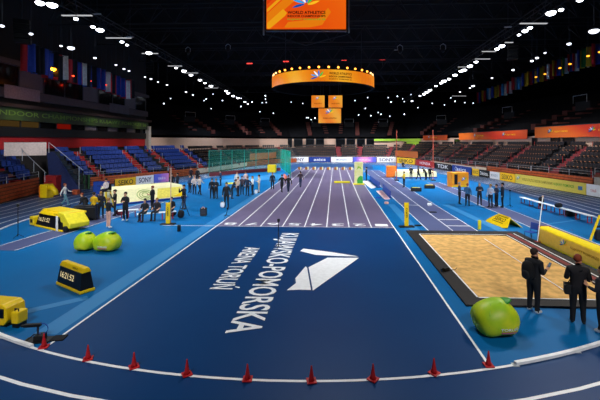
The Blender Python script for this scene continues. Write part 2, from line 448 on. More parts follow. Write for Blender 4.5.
# aisle stairs
AN = 0
for nm, i, a, rows, z0, rise in aisle_list:
    p0 = seg_cell(i, a, 0); p1 = seg_cell(i, a, 1); d = (p1-p0); L = d.length; dirn = d.normalized()
    rz = math.atan2(dirn.y, dirn.x)-PI/2
    if p0.y < 24: continue
    X = int(px_of(p0)); AN += 1
    where = {'left': 'the left blue seats', 'corner': 'the far left corner seats', 'far': 'the far end seats', 'right': 'the right dark seats'}[nm]
    order = {0: ['at the near end of', 'first from the near end between'], 1: ['second from the near end between', 'third from the near end between'], 2: ['nearest of the stairs among'], 3: ['middle of the stairs among'], 4: ['farthest of the stairs among'],
             5: ['left of the middle between', 'right of the middle between', 'at the right end of'], 6: ['farthest from the camera among', 'second farthest from the camera among'], 7: ['third farthest from the camera among', 'middle one among'],
             8: ['just beyond the pale patch among'], 9: ['third nearest among', 'second nearest among'], 10: ['nearest to the camera among']}[i][AISLES[i].index(a)]
    t = thing('aisle_stairs', 'red and tan steps %s %s' % (order, where), 'stairs', (p0.x, p0.y, 0), rz)
    mb = MB(); st = L/rows
    for r in range(rows):
        zb = z0+rise*r
        mb.box((0, st*(r+.30), zb+.012), (1.1, st*.58, .02), mi=0)
        mb.box((0, st*r-.016, zb-rise*.25), (1.1, .03, rise*.5), mi=1)
        mb.box((0, st*r+st*.80, zb+rise*.25), (1.1, st*.36, rise*.48), mi=0)
        mb.box((0, st*r+st*.61, zb+rise*.25), (1.1, .03, rise*.5), mi=1)
    mb.build('steps', [mat('step_tan', '9c7468', .7), M_redd] if nm == 'left' else [mat('step_dusk', '54383c', .7), mat('step_rose', '7c2c34', .7)], t)
    for r in range(rows):
        for sx in (-.6, .6):
            if r % 2 == (0 if sx < 0 else 1):
                m2 = MB(); zb = z0+rise*r; m2.tube([(sx, st*(r+.5), zb), (sx, st*(r+.5), zb+.85)], .03, 6); m2.build('post', M_alu if nm == 'left' else M_redd, t)

# front walls of the stands with slats, boards and rails
def face_dir(a, b): return (Vector(b)-Vector(a)).normalized()
def slat_wall(a, b, z1, label, nslat=5, M0=None, name='slatted_barrier', rail=True):
    a = Vector((a[0], a[1], 0)); b = Vector((b[0], b[1], 0)); L = (b-a).length
    t = thing(name, label, 'barrier', a, math.atan2(b.y-a.y, b.x-a.x))
    mb = MB(); mb.box((L/2, .05, z1/2), (L, .04, z1)); mb.build('backing', M_wood2, t)
    mb = MB(); h = z1/nslat
    for k in range(nslat): mb.box((L/2, 0, h*(k+.5)), (L, .05, h*.72))
    mb.build('slat_panel', M0 or M_wood, t, bevel=.008)
    if rail:
        mb = MB()
        for zz in (z1+.28, z1+.55): mb.tube([(0, .04, zz), (L, .04, zz)], .02, 6)
        mb.build('hand_rail', mat('rail_grey', '94989e', .4, metal=.4), t)
        for k in range(int(L/2.2)+1):
            m2 = MB(); x = min(L-.02, max(.02, k*L/max(1, int(L/2.2)))); m2.tube([(x, .04, z1-.1), (x, .04, z1+.55)], .022, 6); m2.build('rail_post', M_alu, t)
    return t
def off(p, q, dd, u):  # point between p,q moved towards the field
    a = lerp((*p, 0), (*q, 0), u); d = face_dir((*p, 0), (*q, 0)); return a+Vector((d.y, -d.x, 0))*dd
slat_wall((-26.35, 27.2), (-28.9, 35.4), 1.5, 'orange brown slatted barrier in front of the nearest blue seats', 5)
slat_wall(off(FR[0], FR[1], .12, 0), off(FR[0], FR[1], .12, 1), .98, 'orange brown slatted barrier below the left blue seats', 4)
slat_wall(off(FR[1], FR[2], .12, 0.02), off(FR[1], FR[2], .12, .62), .98, 'brown slatted barrier continuing left stand beyond the purple board', 4)
M_palep = mat('pale_panel', 'd0c4b4', .6)
slat_wall(off(FR[1], FR[2], .12, .64), off(FR[1], FR[2], .12, 1), .98, 'pale barrier panel at the far end of the left stand', 1, M_palep, 'pale_barrier')
slat_wall(off(FR[2], FR[3], .12, 0), off(FR[2], FR[3], .12, 1), 1.0, 'pale barrier panel running behind the green net', 1, M_palep, 'pale_barrier')
slat_wall(off(FR[3], FR[4], .12, 0), off(FR[3], FR[4], .12, 1), 1.0, 'slatted barrier in the far left corner behind the net', 3)
slat_wall(off(FR[4], FR[5], .12, 0), off(FR[4], FR[5], .12, 1), 1.0, 'short slatted barrier right of the net in the far corner', 3)
slat_wall(off(FR[5], FR[6], .12, 0), off(FR[5], FR[6], .12, 1), 1.0, 'dark slatted barrier across the far end', 3, M_wood2)
slat_wall(off(FR[6], FR[7], .12, 0), off(FR[6], FR[7], .12, 1), 1.2, 'slatted barrier behind the red board', 3)
slat_wall(off(FR[7], FR[8], .12, 0), off(FR[7], FR[8], .12, 1), 1.4, 'pale barrier panel behind the dark board in right corner', 1, M_palep, 'pale_barrier')
slat_wall(off(FR[8], FR[9], .12, .01), off(FR[8], FR[9], .12, .25), 1.5, 'pale barrier panel left of the long right slats', 1, M_palep, 'pale_barrier')
slat_wall(off(FR[8], FR[9], .12, .27), off(FR[8], FR[9], .12, 1), 1.6, 'orange brown slatted barrier behind the yellow boards on the right', 6)
slat_wall(off(FR[9], FR[10], .12, 0), off(FR[9], FR[10], .12, .86), 1.65, 'orange brown slatted barrier nearest on the right above the long yellow board', 6)
slat_wall(off(FR[9], FR[10], .12, .88), off(FR[9], FR[10], .12, 1), 2.0, 'grey barrier panel at the right frame edge', 1, mat('grey_panel', '9c9890', .6), 'pale_barrier')
slat_wall(off(FR[10], FR[11], .12, 0), off(FR[10], FR[11], .12, 1), 2.0, 'grey barrier beyond the right frame edge', 1, MATS['grey_panel'], 'pale_barrier')
# nearest left block: terrace, seats, stairs
mb = MB(); rows = 5
for r in range(rows):
    t0, t1 = r/rows, (r+1)/rows; zb = 1.35+.5*r
    q = [lerp((*A0, 0), (*A3, 0), t0), lerp((*A1, 0), (*A2, 0), t0), lerp((*A1, 0), (*A2, 0), t1), lerp((*A0, 0), (*A3, 0), t1)]
    mb.prism([(p.x, p.y) for p in q], 0, zb)
mb.build('seating_terrace', M_conc)['kind'] = 'structure'
t = thing('aisle_stairs', 'red stepped aisle of the nearest block at the left frame edge', 'stairs', (0, 0, 0)); mb = MB()
for r in range(rows):
    t0 = r/rows; zb = 1.35+.5*r
    c = lerp(lerp((*A0, 0), (*A1, 0), .59), lerp((*A3, 0), (*A2, 0), .59), t0+.08); mb.box((c.x, c.y, zb+.1), (.5, 1.0, .2), R(16), mi=r % 2)
    mb.box((c.x-.05, c.y, zb+.012), (.9, 1.0, .02), R(16), mi=1-r % 2)
mb.build('steps', [M_redd, mat('step_tan', '9c7468', .7)], t)

# advertising boards
def board(a, b, z0, z1, mp, txt, mt, label, tw=.7, th=.6, extra=None, shear=0, stand=True):
    a = Vector((a[0], a[1], 0)); b = Vector((b[0], b[1], 0)); L = (b-a).length
    t = thing('advertising_board', label, 'board', a, math.atan2(b.y-a.y, b.x-a.x))
    mb = MB(); mb.box((L/2, .06, (z0+z1)/2), (L-.03, .08, z1-z0)); pn = mb.build('panel', mp, t, bevel=.01)
    for x in (.15, L-.15): mb = MB(); mb.box((x, .22, (z0+z1)*.4), (.05, .24, (z0+z1)*.8)); mb.build('stand', M_steel, t)
    if txt: text('lettering', txt, L*tw, (z1-z0)*th, mt, pn, frame((L/2, .02, (z0+z1)/2), (1, 0, 0)), .006, shear)
    if extra: extra(pn, L, z0, z1)
    return t
M_seiko = mat('board_yellow', 'f4c418', .5, noise=.05)
M_wht = mat('board_white', 'e6e8ee', .5, noise=.04)
M_ink = mat('ink_black', '12141c', .5)
M_inkn = mat('ink_navy', '18225c', .5)
M_asics = mat('board_navy', '14388c', .5)
M_hon = mat('board_red', 'b41a20', .5)
M_bk = mat('board_black', '141414', .5)
M_ylime = mat('board_lime', 'dccc58', .5, noise=.06)
M_pinkp = ramp_mat('board_pink', ['5060d0', 'b470cc', 'e88cc0'], .06, 0, 0, .5)
def globe(mbname='emblem', r=.4, o=(0, 0, 0), parent=None, x=(1, 0, 0), em=0):
    """fan of coloured petals, like the event emblem"""
    T = frame(o, x); mb = MB()
    cols = [('f4b420', .1), ('3cb44c', .8), ('1e6ed2', 1.5), ('e9f1fa', 2.2), ('2c98dc', 2.9), ('154c9c', 3.6)]
    mm = [(emis('glow_'+c, c, em) if em else mat('petal_'+c, c, .5)) for c, _ in cols]
    for k in range(6):
        a0 = -.2+k*.62; pts = []
        for q in range(7):
            u = q/6; pts.append((r*(.15+.95*u)*math.cos(a0+.5*u), r*(.15+.85*u)*math.sin(a0+.5*u)))
        for q in range(6, -1, -1):
            u = q/6; pts.append((r*(.15+.95*u)*math.cos(a0+.5*u+.52*math.sin(PI*min(1, u*.5+.5))), r*(.15+.85*u)*math.sin(a0+.5*u+.52*math.sin(PI*min(1, u*.5+.5)))))
        mb.add([Vector((p[0], p[1], .002*k)) for p in pts], [tuple(range(14))], k, T)
    return mb.build(mbname, mm, parent)
# far end boards, left to right
yb = 91.1
def fx(px): return atd(px, 160, yb).x
FB = [(287, 308.5, M_wht, 'SONY', M_inkn, 'white board with navy lettering at the left of the far end row', .6, .6),
      (309, 330.5, M_asics, 'asics', M_wht, 'navy board with white asics lettering in the far end row', .55, .5),
      (331, 352.5, M_wht, 'MONDO', mat('ink_grey', '8c98ac', .5), 'white board with pale grey lettering in the far end row', .5, .35),
      (353, 376, M_pinkp, 'TORUŃ 26', M_wht, 'blue to pink board in the far end row', .5, .35),
      (376.5, 395.5, M_wht, 'SONY', M_inkn, 'white board with navy lettering left of the yellow one at far end', .75, .6),
      ]
for x0, x1, mp, tx, mt, lab, tw, th in FB:
    board((fx(x0), yb-.25), (fx(x1), yb-.25), .05, 1.3, mp, tx, mt, lab, tw, th)
def bpath(px):
    pts = [(416, 165.2), (427, 167), (470, 175), (525, 185), (600, 198), (660, 208)]
    for (x0, y0), (x1, y1) in zip(pts, pts[1:]):
        if x0 <= px <= x1:
            return at(px, y0+(y1-y0)*(px-x0)/(x1-x0))
board(at(396.3, 163.2), at(415.5, 164.9), .05, 1.35, M_seiko, 'SEIKO', M_ink, 'yellow board with black lettering at the right of the far end row', .72, .6)
def asc(t, L, z0, z1):
    mb = MB(); T = frame((L*.22, .012, (z0+z1)/2), (1, 0, 0)); q = [(.35*math.cos(a)*(1-.1*i/12), .3*math.sin(a)*(1-.1*i/12), .004) for i, a in enumerate([.5+i*.45 for i in range(12)])]
    mb.tube([T @ Vector(p) for p in q], .03, 5); mb.build('spiral_mark', M_wht, t)
def glob(t, L, z0, z1): globe('emblem', .42, (.55, .012, (z0+z1)/2), t)
RB = [(416.5, 434, M_hon, 'HONDA', M_wht, 'red board with white lettering in the right corner', .6, .45, None, 1.25),
      (435, 451, M_bk, 'TDK', M_wht, 'black board with white and blue lettering in the right corner', .7, .6, None, 1.15),
      (452, 471, M_asics, 'asics', M_wht, 'navy board with white lettering behind the yellow cube', .5, .5, asc, 1.15),
      (472, 478.5, M_seiko, 'SEIKO', M_ink, 'small yellow board right of the navy board', .8, .45, None, 1.05),
      (479, 489, M_bk, 'Deloitte.', M_wht, 'black board with white lettering by the right corner', .8, .5, None, 1.05),
      (489.5, 499, M_wht, 'MONDO', MATS['ink_grey'], 'white board left of the yellow one on the right', .7, .35, None, 1.0),
      (499.5, 514.5, M_seiko, 'SEIKO', M_ink, 'yellow board with black lettering on the right side', .72, .6, None, 1.05),
      (586, 600.5, M_wht, 'TORUŃ', M_red, 'white board with blue and red print at the right frame edge', .4, .3, None, 1.1),
      (601, 640, M_asics, 'asics', M_wht, 'navy board beyond the right frame edge', .5, .5, asc, 1.1)]
for x0, x1, mp, tx, mt, lab, tw, th, ex, h in RB:
    board(bpath(x0), bpath(x1), .05, h, mp, tx, mt, lab, tw, th, ex)
a, b = bpath(515), bpath(585.5)
def longtxt(t, L, z0, z1):
    globe('emblem', .42, (.7, .012, (z0+z1)/2), t)
    text('lettering', 'WORLD ATHLETICS INDOOR CHAMPIONSHIPS', L*.47, .3, mat('ink_olive', '8c7c1c', .5), t, frame((L*.36, .02, .62), (1, 0, 0)), .006)
    text('lettering', 'KUJAWY POMORZE', L*.26, .34, mat('ink_green', '4c9c1c', .5), t, frame((L*.74, .02, .60), (1, 0, 0)), .006)
    mb = MB(); mb.box((L*.94, .012, .6), (.5, .012, .36)); mb.build('small_blue_mark', mat('ink_blue', '4c7cb4', .5), t)
board(a, b, .05, 1.12, M_ylime, None, None, 'long pale yellow board with emblem and green lettering on the right', extra=longtxt)
# left boards in front of the blue seats
def lb(px): # along the left barrier line
    i0, i1 = Vector((*FR[0], 0)), Vector((*FR[2], 0))
    best = min((abs(px_of(off(FR[0], FR[1], .5, u/200))-px), u/200, 0) for u in range(201))
    best2 = min((abs(px_of(off(FR[1], FR[2], .5, u/200))-px), u/200, 1) for u in range(201))
    bst = min(best, best2)
    return off(FR[bst[2]], FR[bst[2]+1], .5, bst[1])
board(at(115.5, 188.6), at(136, 185.9), .1, 1.0, M_seiko, 'SEIKO', M_ink, 'yellow board with black lettering above the cream landing mat', .72, .6)
board(at(136.3, 185.9), at(154, 183.8), .1, 1.05, M_wht, 'SONY', M_inkn, 'white board with navy lettering above the cream landing mat', .7, .6)
board(at(154.3, 183.8), at(169, 182.2), .1, 1.1, M_pinkp, 'TORUŃ 26', M_wht, 'purple and pink board right of the white one on the left', .5, .35)
# brown and lime banners of the far stands
def banner(a, b, z0, z1, m, label, th=.05, txt=None, mt=None, emb=None):
    a = Vector((a[0], a[1], 0)); b = Vector((b[0], b[1], 0)); L = (b-a).length
    t = thing('banner', label, 'banner', a, math.atan2(b.y-a.y, b.x-a.x))
    mb = MB(); nx = 12
    vs = []
    for i in range(nx+1):
        for z in (z0, (z0+z1)/2, z1): vs.append((L*i/nx, .02*math.sin(i*1.7)+(.03 if z == (z0+z1)/2 else 0), z))
    mb.add(vs, [(3*i+j, 3*i+3+j, 3*i+4+j, 3*i+1+j) for i in range(nx) for j in (0, 1)])
    o = mb.build('cloth', m, t); md = o.modifiers.new('s', 'SOLIDIFY'); md.thickness = .02
    mb = MB(); mb.tube([(0, .04, z1+.02), (L, .04, z1+.02)], .025, 6); mb.build('top_rod', M_steel, t)
    if txt: text('lettering', txt, min(L*.4, 3), (z1-z0)*.3, mt, t, frame((L*.62, -.06, (z0+z1)/2), (1, 0, 0)), .004)
    if emb: globe('emblem', (z1-z0)*.42, (L*emb, -.06, (z0+z1)/2), t)
    return t
def Dp(px, d): return atd(px, 150, d)
banner(off(FR[6], FR[7], .35, .02), off(FR[6], FR[7], .35, .7), 1.5, 2.9, mat('banner_brown', 'c4682c', .6), 'orange brown banner over the railing behind the white and yellow boards')
banner(off(FR[3], FR[4], .35, .06), off(FR[3], FR[4], .35, .95), 1.25, 2.6, MATS['banner_brown'], 'orange brown banner over the railing behind the green net')

# back walls, fascias and upper stands
def polyl(P, i0, i1, dz=0, o=0.):
    out = []
    for i in range(i0, i1+1):
        d = face_dir((*P[max(i-1, 0)], 0), (*P[min(i+1, len(P)-1)], 0)); out.append((P[i][0]-d.y*o, P[i][1]+d.x*o))
    return out
RW = [(-32.9, 65.2)]+polyl(BK, 3, 11, o=.25)
for k, nm in enumerate(('corner_left', 'corner_far', 'net', 'rear', 'corner_right', 'right_far', 'right_middle', 'right_rear', 'right_near')):
    mb = MB(); mb.wall(RW[k:k+2], 3.2, 5.75, .2); struct('wall_'+nm, mb, M_pink)
mb = MB(); mb.wall(polyl(BK, 0, 2, o=.2)+[(-32.5, 65.5)], 0, 3.6, .2); struct('wall_left_rear', mb, M_conc)
# dark openings of the far and right rear wall
di = 0
def opening(a, b, z0, z1):
    global di; di += 1
    a = Vector((a[0], a[1], 0)); b = Vector((b[0], b[1], 0)); L = (b-a).length
    o = bpy.data.objects.new('door_%d' % di, None); COL.objects.link(o); o['kind'] = 'structure'; o.location = a; o.rotation_euler.z = math.atan2(b.y-a.y, b.x-a.x)
    mb = MB(); mb.box((L/2, 0, (z0+z1)/2), (L, .06, z1-z0)); mb.build('door_leaf', M_glass, o)
    mb = MB()
    for x in (0, L): mb.box((x, -.03, (z0+z1)/2), (.1, .1, z1-z0))
    mb.box((L/2, -.03, z1), (L+.1, .1, .1)); mb.build('door_frame', M_steel, o)
for x0, x1 in ((285.5, 292), (294, 302.5), (306, 314), (316, 324), (336, 345), (346.5, 355), (357, 365), (366.5, 374)):
    opening(Dp(x0, 97.2), Dp(x1, 97.2), 3.6, 5.7)
def rw(px):
    best = None
    for i in range(6, 11):
        for u in range(101):
            p = lerp((*BK[i], 0), (*BK[i+1], 0), u/100); e = abs(px_of(p)-px)
            if best is None or e < best[0]: best = (e, p, i)
    d = face_dir((*BK[best[2]], 0), (*BK[best[2]+1], 0)); return best[1]+Vector((d.y, -d.x, 0))*.0
for x0, x1 in ((455, 460), (551, 559), (563, 573.5), (532.5, 537)):
    opening(rw(x0), rw(x1), 4.3, 5.5)
def lw(px, d): return atd(px, 150, d)
opening(lw(203, 84), lw(210, 85), 3.4, 6)
# fascias
M_fasc = ramp_mat('fascia_orange', ['cc4c14', 'bc2c14', 'd8681c'], .06, R(25), 0, .5, distort=1)
def fascia(P, z0, z1, m, label, embs=(), txts=()):
    t = thing('fascia_banner', label, 'banner', (P[0][0], P[0][1], 0)); q = [(p[0]-P[0][0], p[1]-P[0][1]) for p in P]
    mb = MB(); mb.wall(q, z0, z1, .08); mb.build('cloth', m, t)
    mb = MB(); mb.wall(q, z1, z1+.06, .14); mb.build('edge_trim', M_steel, t)
    org = Vector((P[0][0], P[0][1], 0))
    for px in embs:
        p = rw(px); k = min(range(6, 11), key=lambda i: abs((p-lerp((*BK[i], 0), (*BK[i+1], 0), max(0, min(1, (p-Vector((*BK[i], 0))).length/(Vector((*BK[i+1], 0))-Vector((*BK[i], 0))).length)))).length))
        d = face_dir((*BK[k], 0), (*BK[k+1], 0)); nrm = Vector((d.y, -d.x, 0))
        globe('emblem', .5, p-org+nrm*.5+Vector((0, 0, (z0+z1)/2)), t, d)
        text('lettering', 'KUJAWY POMORZE', 2.2, .26, M_seiko, t, frame(p-org+nrm*.5+d*1.9+Vector((0, 0, (z0+z1)/2)), d), .004)
def infr(px):  # point on the rear wall line pulled 0.4 m to the field
    p = rw(px)
    best = None
    for i in range(6, 11):
        a, b = Vector((*BK[i], 0)), Vector((*BK[i+1], 0)); u = max(0, min(1, (p-a).dot(b-a)/(b-a).length_squared)); e = (p-(a+(b-a)*u)).length
        if best is None or e < best[0]: best = (e, i)
    d = face_dir((*BK[best[1]], 0), (*BK[best[1]+1], 0)); return p+Vector((d.y, -d.x, 0))*.4
def run(pxs): return [infr(p) for p in pxs]
fascia(run([424.5, 436, 449]), 5.35, 6.4, mat('fascia_plain', 'c84c18', .5, noise=.1), 'short orange fascia banner with emblem in the right corner', (431,))
fascia(run([461, 480, 500, 515, 530]), 5.35, 6.65, M_fasc, 'orange red fascia banner with two emblems on the right', (478, 507))
fascia(run([538, 560, 580, 600, 625]), 5.5, 6.9, M_fasc, 'orange red fascia banner at the right frame edge', (554, 596))
fascia([tuple(atd(x, 140, 96.6)[:2]) for x in (374, 387)]+[tuple(p[:2]) for p in run([394, 406, 422])], 5.2, 5.75, M_lime, 'lime green fascia banner above the far seats right of middle')
banner(infr(408), infr(420), 3.9, 5.1, M_lime, 'lime green square banner on the pale wall in the far right corner')
UI = [(-33.5,63.6),(-24,78.2),(-18.8,91.4),(-11.7,97.7),(17.8,98.3),(25.1,77.6),(26.9,59),(28.3,46),(29.9,35.5),(31.5,20)]
UO = [(-47,72),(-37,88),(-29,105),(-17,113),(24,114),(40,84),(43.5,62),(45,47),(47,33),(49,18)]
mb = MB(); NR = 11
def ucell(i, u, t): return lerp(lerp((*UI[i], 0), (*UI[i+1], 0), u), lerp((*UO[i], 0), (*UO[i+1], 0), u), t)
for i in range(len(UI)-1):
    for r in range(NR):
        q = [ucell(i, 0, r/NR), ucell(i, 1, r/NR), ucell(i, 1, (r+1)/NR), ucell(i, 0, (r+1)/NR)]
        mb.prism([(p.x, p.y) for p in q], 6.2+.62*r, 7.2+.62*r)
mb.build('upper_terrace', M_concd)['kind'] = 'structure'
ui = 0
UL = ['in the far left corner', 'left of the far middle', 'in far corner left of middle', 'just left of the small screens', 'just right of the small screens', 'in the far right corner', 'on the far right side', 'above the orange fascia', 'on the near right side', 'at the right edge']
for (i, u) in ((0, .75), (1, .5), (2, .4), (3, .25), (3, .52), (3, .8), (4, .55), (5, .55), (6, .6), (7, .6)):
    p0 = ucell(i, u, 0); p1 = ucell(i, u, 1); d = p1-p0; rz = math.atan2(d.y, d.x)-PI/2; L = d.length
    t = thing('aisle_stairs', 'dim red stepped aisle of upper tier %s' % UL[ui], 'stairs', (p0.x, p0.y, 0), rz); ui += 1
    for sx in (-2.2, 2.2):
        mb = MB()
        for r in range(6): mb.box((sx, L*(r+.5)/NR, 7.05+.62*r), (1.0, L/NR, .8))
        mb.build('steps', mat('step_dimred', '4c1f1b', .8), t)
    mb = MB(); mb.box((0, L*.35, 9.6), (2.6, .9, 1.6)); mb.build('exit_box', mat('exit_dark', '15171c', .8), t)
    mb = MB(); mb.tube([(-1.2, L*.3, 10.2), (-1.2, L*.3, 11.2), (1.2, L*.3, 11.2), (1.2, L*.3, 10.2)], .04, 6); mb.build('hand_rail', M_alu, t)

# ------------------------------------------------------------------ left wall with the hospitality floors
WX0, WY0, WX1, WY1 = -31.9, 14., -33.2, 65.
def wl(y, o=0): return (WX0+(WX1-WX0)*(y-WY0)/(WY1-WY0)+o, y)
mb = MB(); mb.wall([wl(WY0, -.4), wl(WY1, -.4)], 0, 21, .4); struct('wall_left', mb, mat('left_wall_dark', '1c1a1c', .8))
mb = MB(); mb.wall([wl(WY0, -.1), wl(WY1, -.1)], 4.2, 5.5, .16); struct('trim_1', mb, M_redd)
mb = MB(); mb.wall([wl(WY0, .05), wl(WY1, .05)], 5.5, 6.45, .3); struct('trim_2', mb, M_black)
mb = MB(); mb.wall([wl(WY0, .35), wl(WY1, .35)], 8.4, 8.75, .9); struct('trim_3', mb, mat('parapet_brown', '3c2a26', .8))
mb = MB(); mb.wall([wl(WY0, .0), wl(WY1, .0)], 9.4, 10.3, .25); struct('trim_4', mb, mat('parapet_grey', '4c4246', .7))
mb = MB(); mb.wall([wl(WY0, .1), wl(WY1, .1)], 12.7, 13.2, .5); struct('trim_5', mb, MATS['parapet_grey'])
mb = MB(); mb.box((WX1+.3, 64.6, 5.5), (.7, .9, 4.4)); struct('trim_6', mb, mat('pillar_pale', 'b4aca4', .7))
wi = 0
M_warm = emis('window_warm', 'c89a50', .05); M_wred = emis('window_red', 'c02010', .16); M_wgrey = mat('window_grey', '585058', .5)
for lev, (z0, z1, w) in enumerate(((6.5, 7.1, 2.6), (10.4, 12.6, 3.4))):
    y = 27.
    while y < 62:
        wi += 1
        o = bpy.data.objects.new('window_%d' % wi, None); COL.objects.link(o); o['kind'] = 'structure'
        o.location = (wl(y, -.12)[0], y, 0); o.rotation_euler.z = math.atan2(WY1-WY0, WX1-WX0)
        mb = MB(); mb.box((w/2, 0, (z0+z1)/2), (w-.12, .05, z1-z0))
        m = M_glass
        if lev == 0:
            if 33 <= y < 39: m = M_warm
            elif 41.5 <= y < 44.5: m = M_wred
            elif wi % 2: m = M_wgrey
        elif wi % 3 == 0: m = M_wgrey
        mb.build('pane', m, o)
        mb = MB()
        for x in (0, w): mb.box((x, -.05, (z0+z1)/2), (.1, .12, z1-z0))
        mb.build('frame', M_steel, o); y += w
t = thing('fascia_banner', 'dark green fascia with long lettering along the left balcony', 'banner', (wl(20, .4)[0], 20, 0), math.atan2(WY1-WY0, WX1-WX0))
mb = MB(); mb.box((22.2, 0, 7.75), (44.5, .1, 1.25)); mb.build('cloth', ramp_mat('fascia_green', ['26321c', '2c3c20', '3c5420'], .05, 0, 0, .6), t)
text('lettering', 'WORLD ATHLETICS INDOOR CHAMPIONSHIPS KUJAWY POMORZE 26', 42, .66, mat('ink_dimgreen', '6c8c38', .6), t, frame((22.6, -.06, 7.75), (1, 0, 0)), .01)
# draped cloths on the balcony
for y, L, lab, c in ((35.2, 4.6, 'pale grey cloth hung on the balcony railing at upper left', '8c7c84'), (53, 5.5, 'dim grey cloth hung on the balcony railing further along', '5c545c')):
    a = wl(y, .2); b = wl(y+L, .2); banner(a, b, 9.3, 10.6, mat('cloth_'+c, c, .8), lab)
a, b = atd(4, 150, 34.5), atd(46.5, 150, 36.5)
banner(a, b, 3.65, 4.9, mat('banner_white', 'd0c0bc', .7, noise=.1), 'crumpled white banner hung at the back of the nearest blue block')
# ------------------------------------------------------------------ entrance between the two left blocks
t = thing('mobile_stair', 'dark blue slanting stair side between the two left seat blocks', 'stairs', at(53, 193), .05); mb = MB()
mb.prism([(-.2, 0), (2.7, 0), (2.7, .25), (.1, 4.0), (-.5, 4.0)], -.1, .1, T=Matrix.Rotation(R(90), 4, 'X')); mb.build('side_panel', mat('dark_navy', '1a2a5c', .5), t)
mb = MB()
for k in range(8): mb.box((-.1+k*.34, .52, 3.75-k*.46), (.36, .8, .5))
mb.build('treads', M_steel, t)
mb = MB(); mb.tube([(-.3, -.14, 4.9), (3.0, -.14, 2.2)], .03, 6); mb.build('hand_rail', M_alu, t)
for x, z0, z1 in ((-.3, 3.9, 4.9), (2.6, .2, 2.5)): mb = MB(); mb.tube([(x, -.14, z0), (x, -.14, z1)], .03, 6); mb.build('rail_post', M_alu, t)
a, b = atd(21, 149, 31.5), atd(46, 173, 33.2)
t = thing('hand_rail', 'white diagonal handrail on the stairs of the nearest blue block', 'railing', b); d = a-b
mb = MB(); mb.tube([(0, 0, 0), d], .03, 6); mb.build('rail', M_alu, t)
for u in (.05, .5, .95): mb = MB(); mb.tube([d*u, (d.x*u, d.y*u, d.z*u-.9)], .025, 6); mb.build('post', M_alu, t)
t = thing('slatted_crate', 'dark green slatted panels leaning under the stair', 'panel', at(80, 190), R(60)); mb = MB()
for k in range(5): mb.box((-.9+k*.45, .1, .75), (.16, .06, 1.5))
mb.build('slats', mat('slat_green', '2c5c34', .6), t); mb = MB(); mb.box((0, .18, .75), (2.2, .05, 1.5)); mb.build('back_panel', M_black, t)
o = None
def crate(px, py, w, d, h, m, label, name='crate', rz=0, lid=None):
    t = thing(name, label, 'box', at(px, py), rz); mb = MB(); mb.box((0, 0, h/2), (w, d, h)); mb.build('body', m, t, bevel=.03)
    mb = MB(); mb.box((0, 0, h+.02), (w+.03, d+.03, .05)); mb.build('lid', lid or m, t, bevel=.015)
    mb = MB(); mb.box((0, -d/2-.015, h*.7), (w*.3, .03, .05)); mb.build('handle', M_black, t)
    return t
crate(53, 193.5, 1.2, .8, 1.7, M_redd, 'tall red box by the end of the nearest left barrier')
crate(101.5, 193.5, 1.2, .7, 1.1, M_blue, 'blue box standing by the left barrier under orange slats')
crate(76, 194.5, .5, .4, .42, mat('box_orange', 'b4502c', .6), 'small orange box on the track by the entrance')
t = thing('padded_roll', 'yellow padded block with bent roll beside the left barrier', 'mat', at(49, 198), R(-10)); mb = MB()
mb.box((-.25, 0, .62), (.75, .7, 1.2)); mb.build('block', M_yel, t, bevel=.06)
mb = MB(); mb.box((-.65, -.05, .6), (.1, .6, 1.0)); mb.build('orange_face', M_orange, t)
mb = MB(); mb.tube([(.1, -.1, .95), (.45, -.1, .95), (.75, -.1, .7), (.85, -.1, .3)], .22, 10); mb.build('roll', M_yel, t, True)

# ------------------------------------------------------------------ ceiling kit
def lamp_mat(c, s): return emis('lamp_%s_%d' % (c, s), c, s)
def flood(px, py, z, size, col, s, label, group=None, name='floodlight'):
    p = at(px, py, z)
    t = thing(name, label, 'lamp', p, 0, group)
    mb = MB(); mb.lathe([(size*.6, .55*size+.02), (size*1.1, .3*size), (size*1.15, .06)], 10); mb.build('housing', M_black, t, True)
    mb = MB(); mb.blob((0, 0, 0), (size, size, size*.55), 10, 6); mb.build('lens', lamp_mat(col, s), t, True)
    mb = MB(); mb.tube([(0, 0, .5*size), (0, 0, max(.6, 16.6-p.z))], .025, 5); mb.build('hanger', M_steel, t)
Lc = [(40,3,.42),(52,5,.5),(76,19,.25),(93,27,.26),(100,30,.46),(122,42,.26),(127,45,.22),(149,53,.45),(176,68,.26),(184,71,.45),(191,75,.4),(200,80,.4),(205,83,.3),(211,86,.5),(226,91,.35),(228,93,.5),(233,96,.45),(238,98,.45),(245,102,.4),(248,104,.3)]
Rc = [(580,0,.3),(561,10,.26),(551,13,.5),(530,28,.3),(525,31,.36),(519,35,.22),(502,46,.42),(497,49,.34),(476,62,.34),(470,66,.5),(464,70,.5),(461,71,.4),(455,75,.5),(449,79,.4),(444,81,.55),(441,83,.4),(436,86,.3),(430,90,.5),(427,92,.55),(424,94,.5),(420,96,.3),(412,101,.35)]
NUMW = ['nearest', 'second nearest', 'third nearest', 'fourth nearest', 'fifth nearest', 'sixth nearest', 'seventh nearest', 'eighth nearest']
for side, LL in (('left', Lc), ('right', Rc)):
    for k, (x, y, sz) in enumerate(LL):
        lab = '%s white floodlight of the %s catwalk row under the roof' % (NUMW[k] if k < 8 else 'distant', side)
        flood(x, y, 15.5, sz*.75, 'eef3ff', 8, lab, 'distant floodlights of the %s catwalk' % side if k >= 8 else None)
L2 = [(71,48,.5),(61,46,.2),(31,34,.25),(2,26,.25),(95,58,.25),(116,65,.22),(124,69,.25),(129,71,.22),(145,77,.2),(151,79,.28),(158,82,.2),(167,85,.25),(186,92,.3),(193,95,.25)]
R2 = [(594,31,.6),(569,44,.3),(545,53,.2),(537,58,.28),(532,61,.28),(513,70,.28),(492,78,.25),(473,86,.4),(470,88,.25),(460,92,.25)]
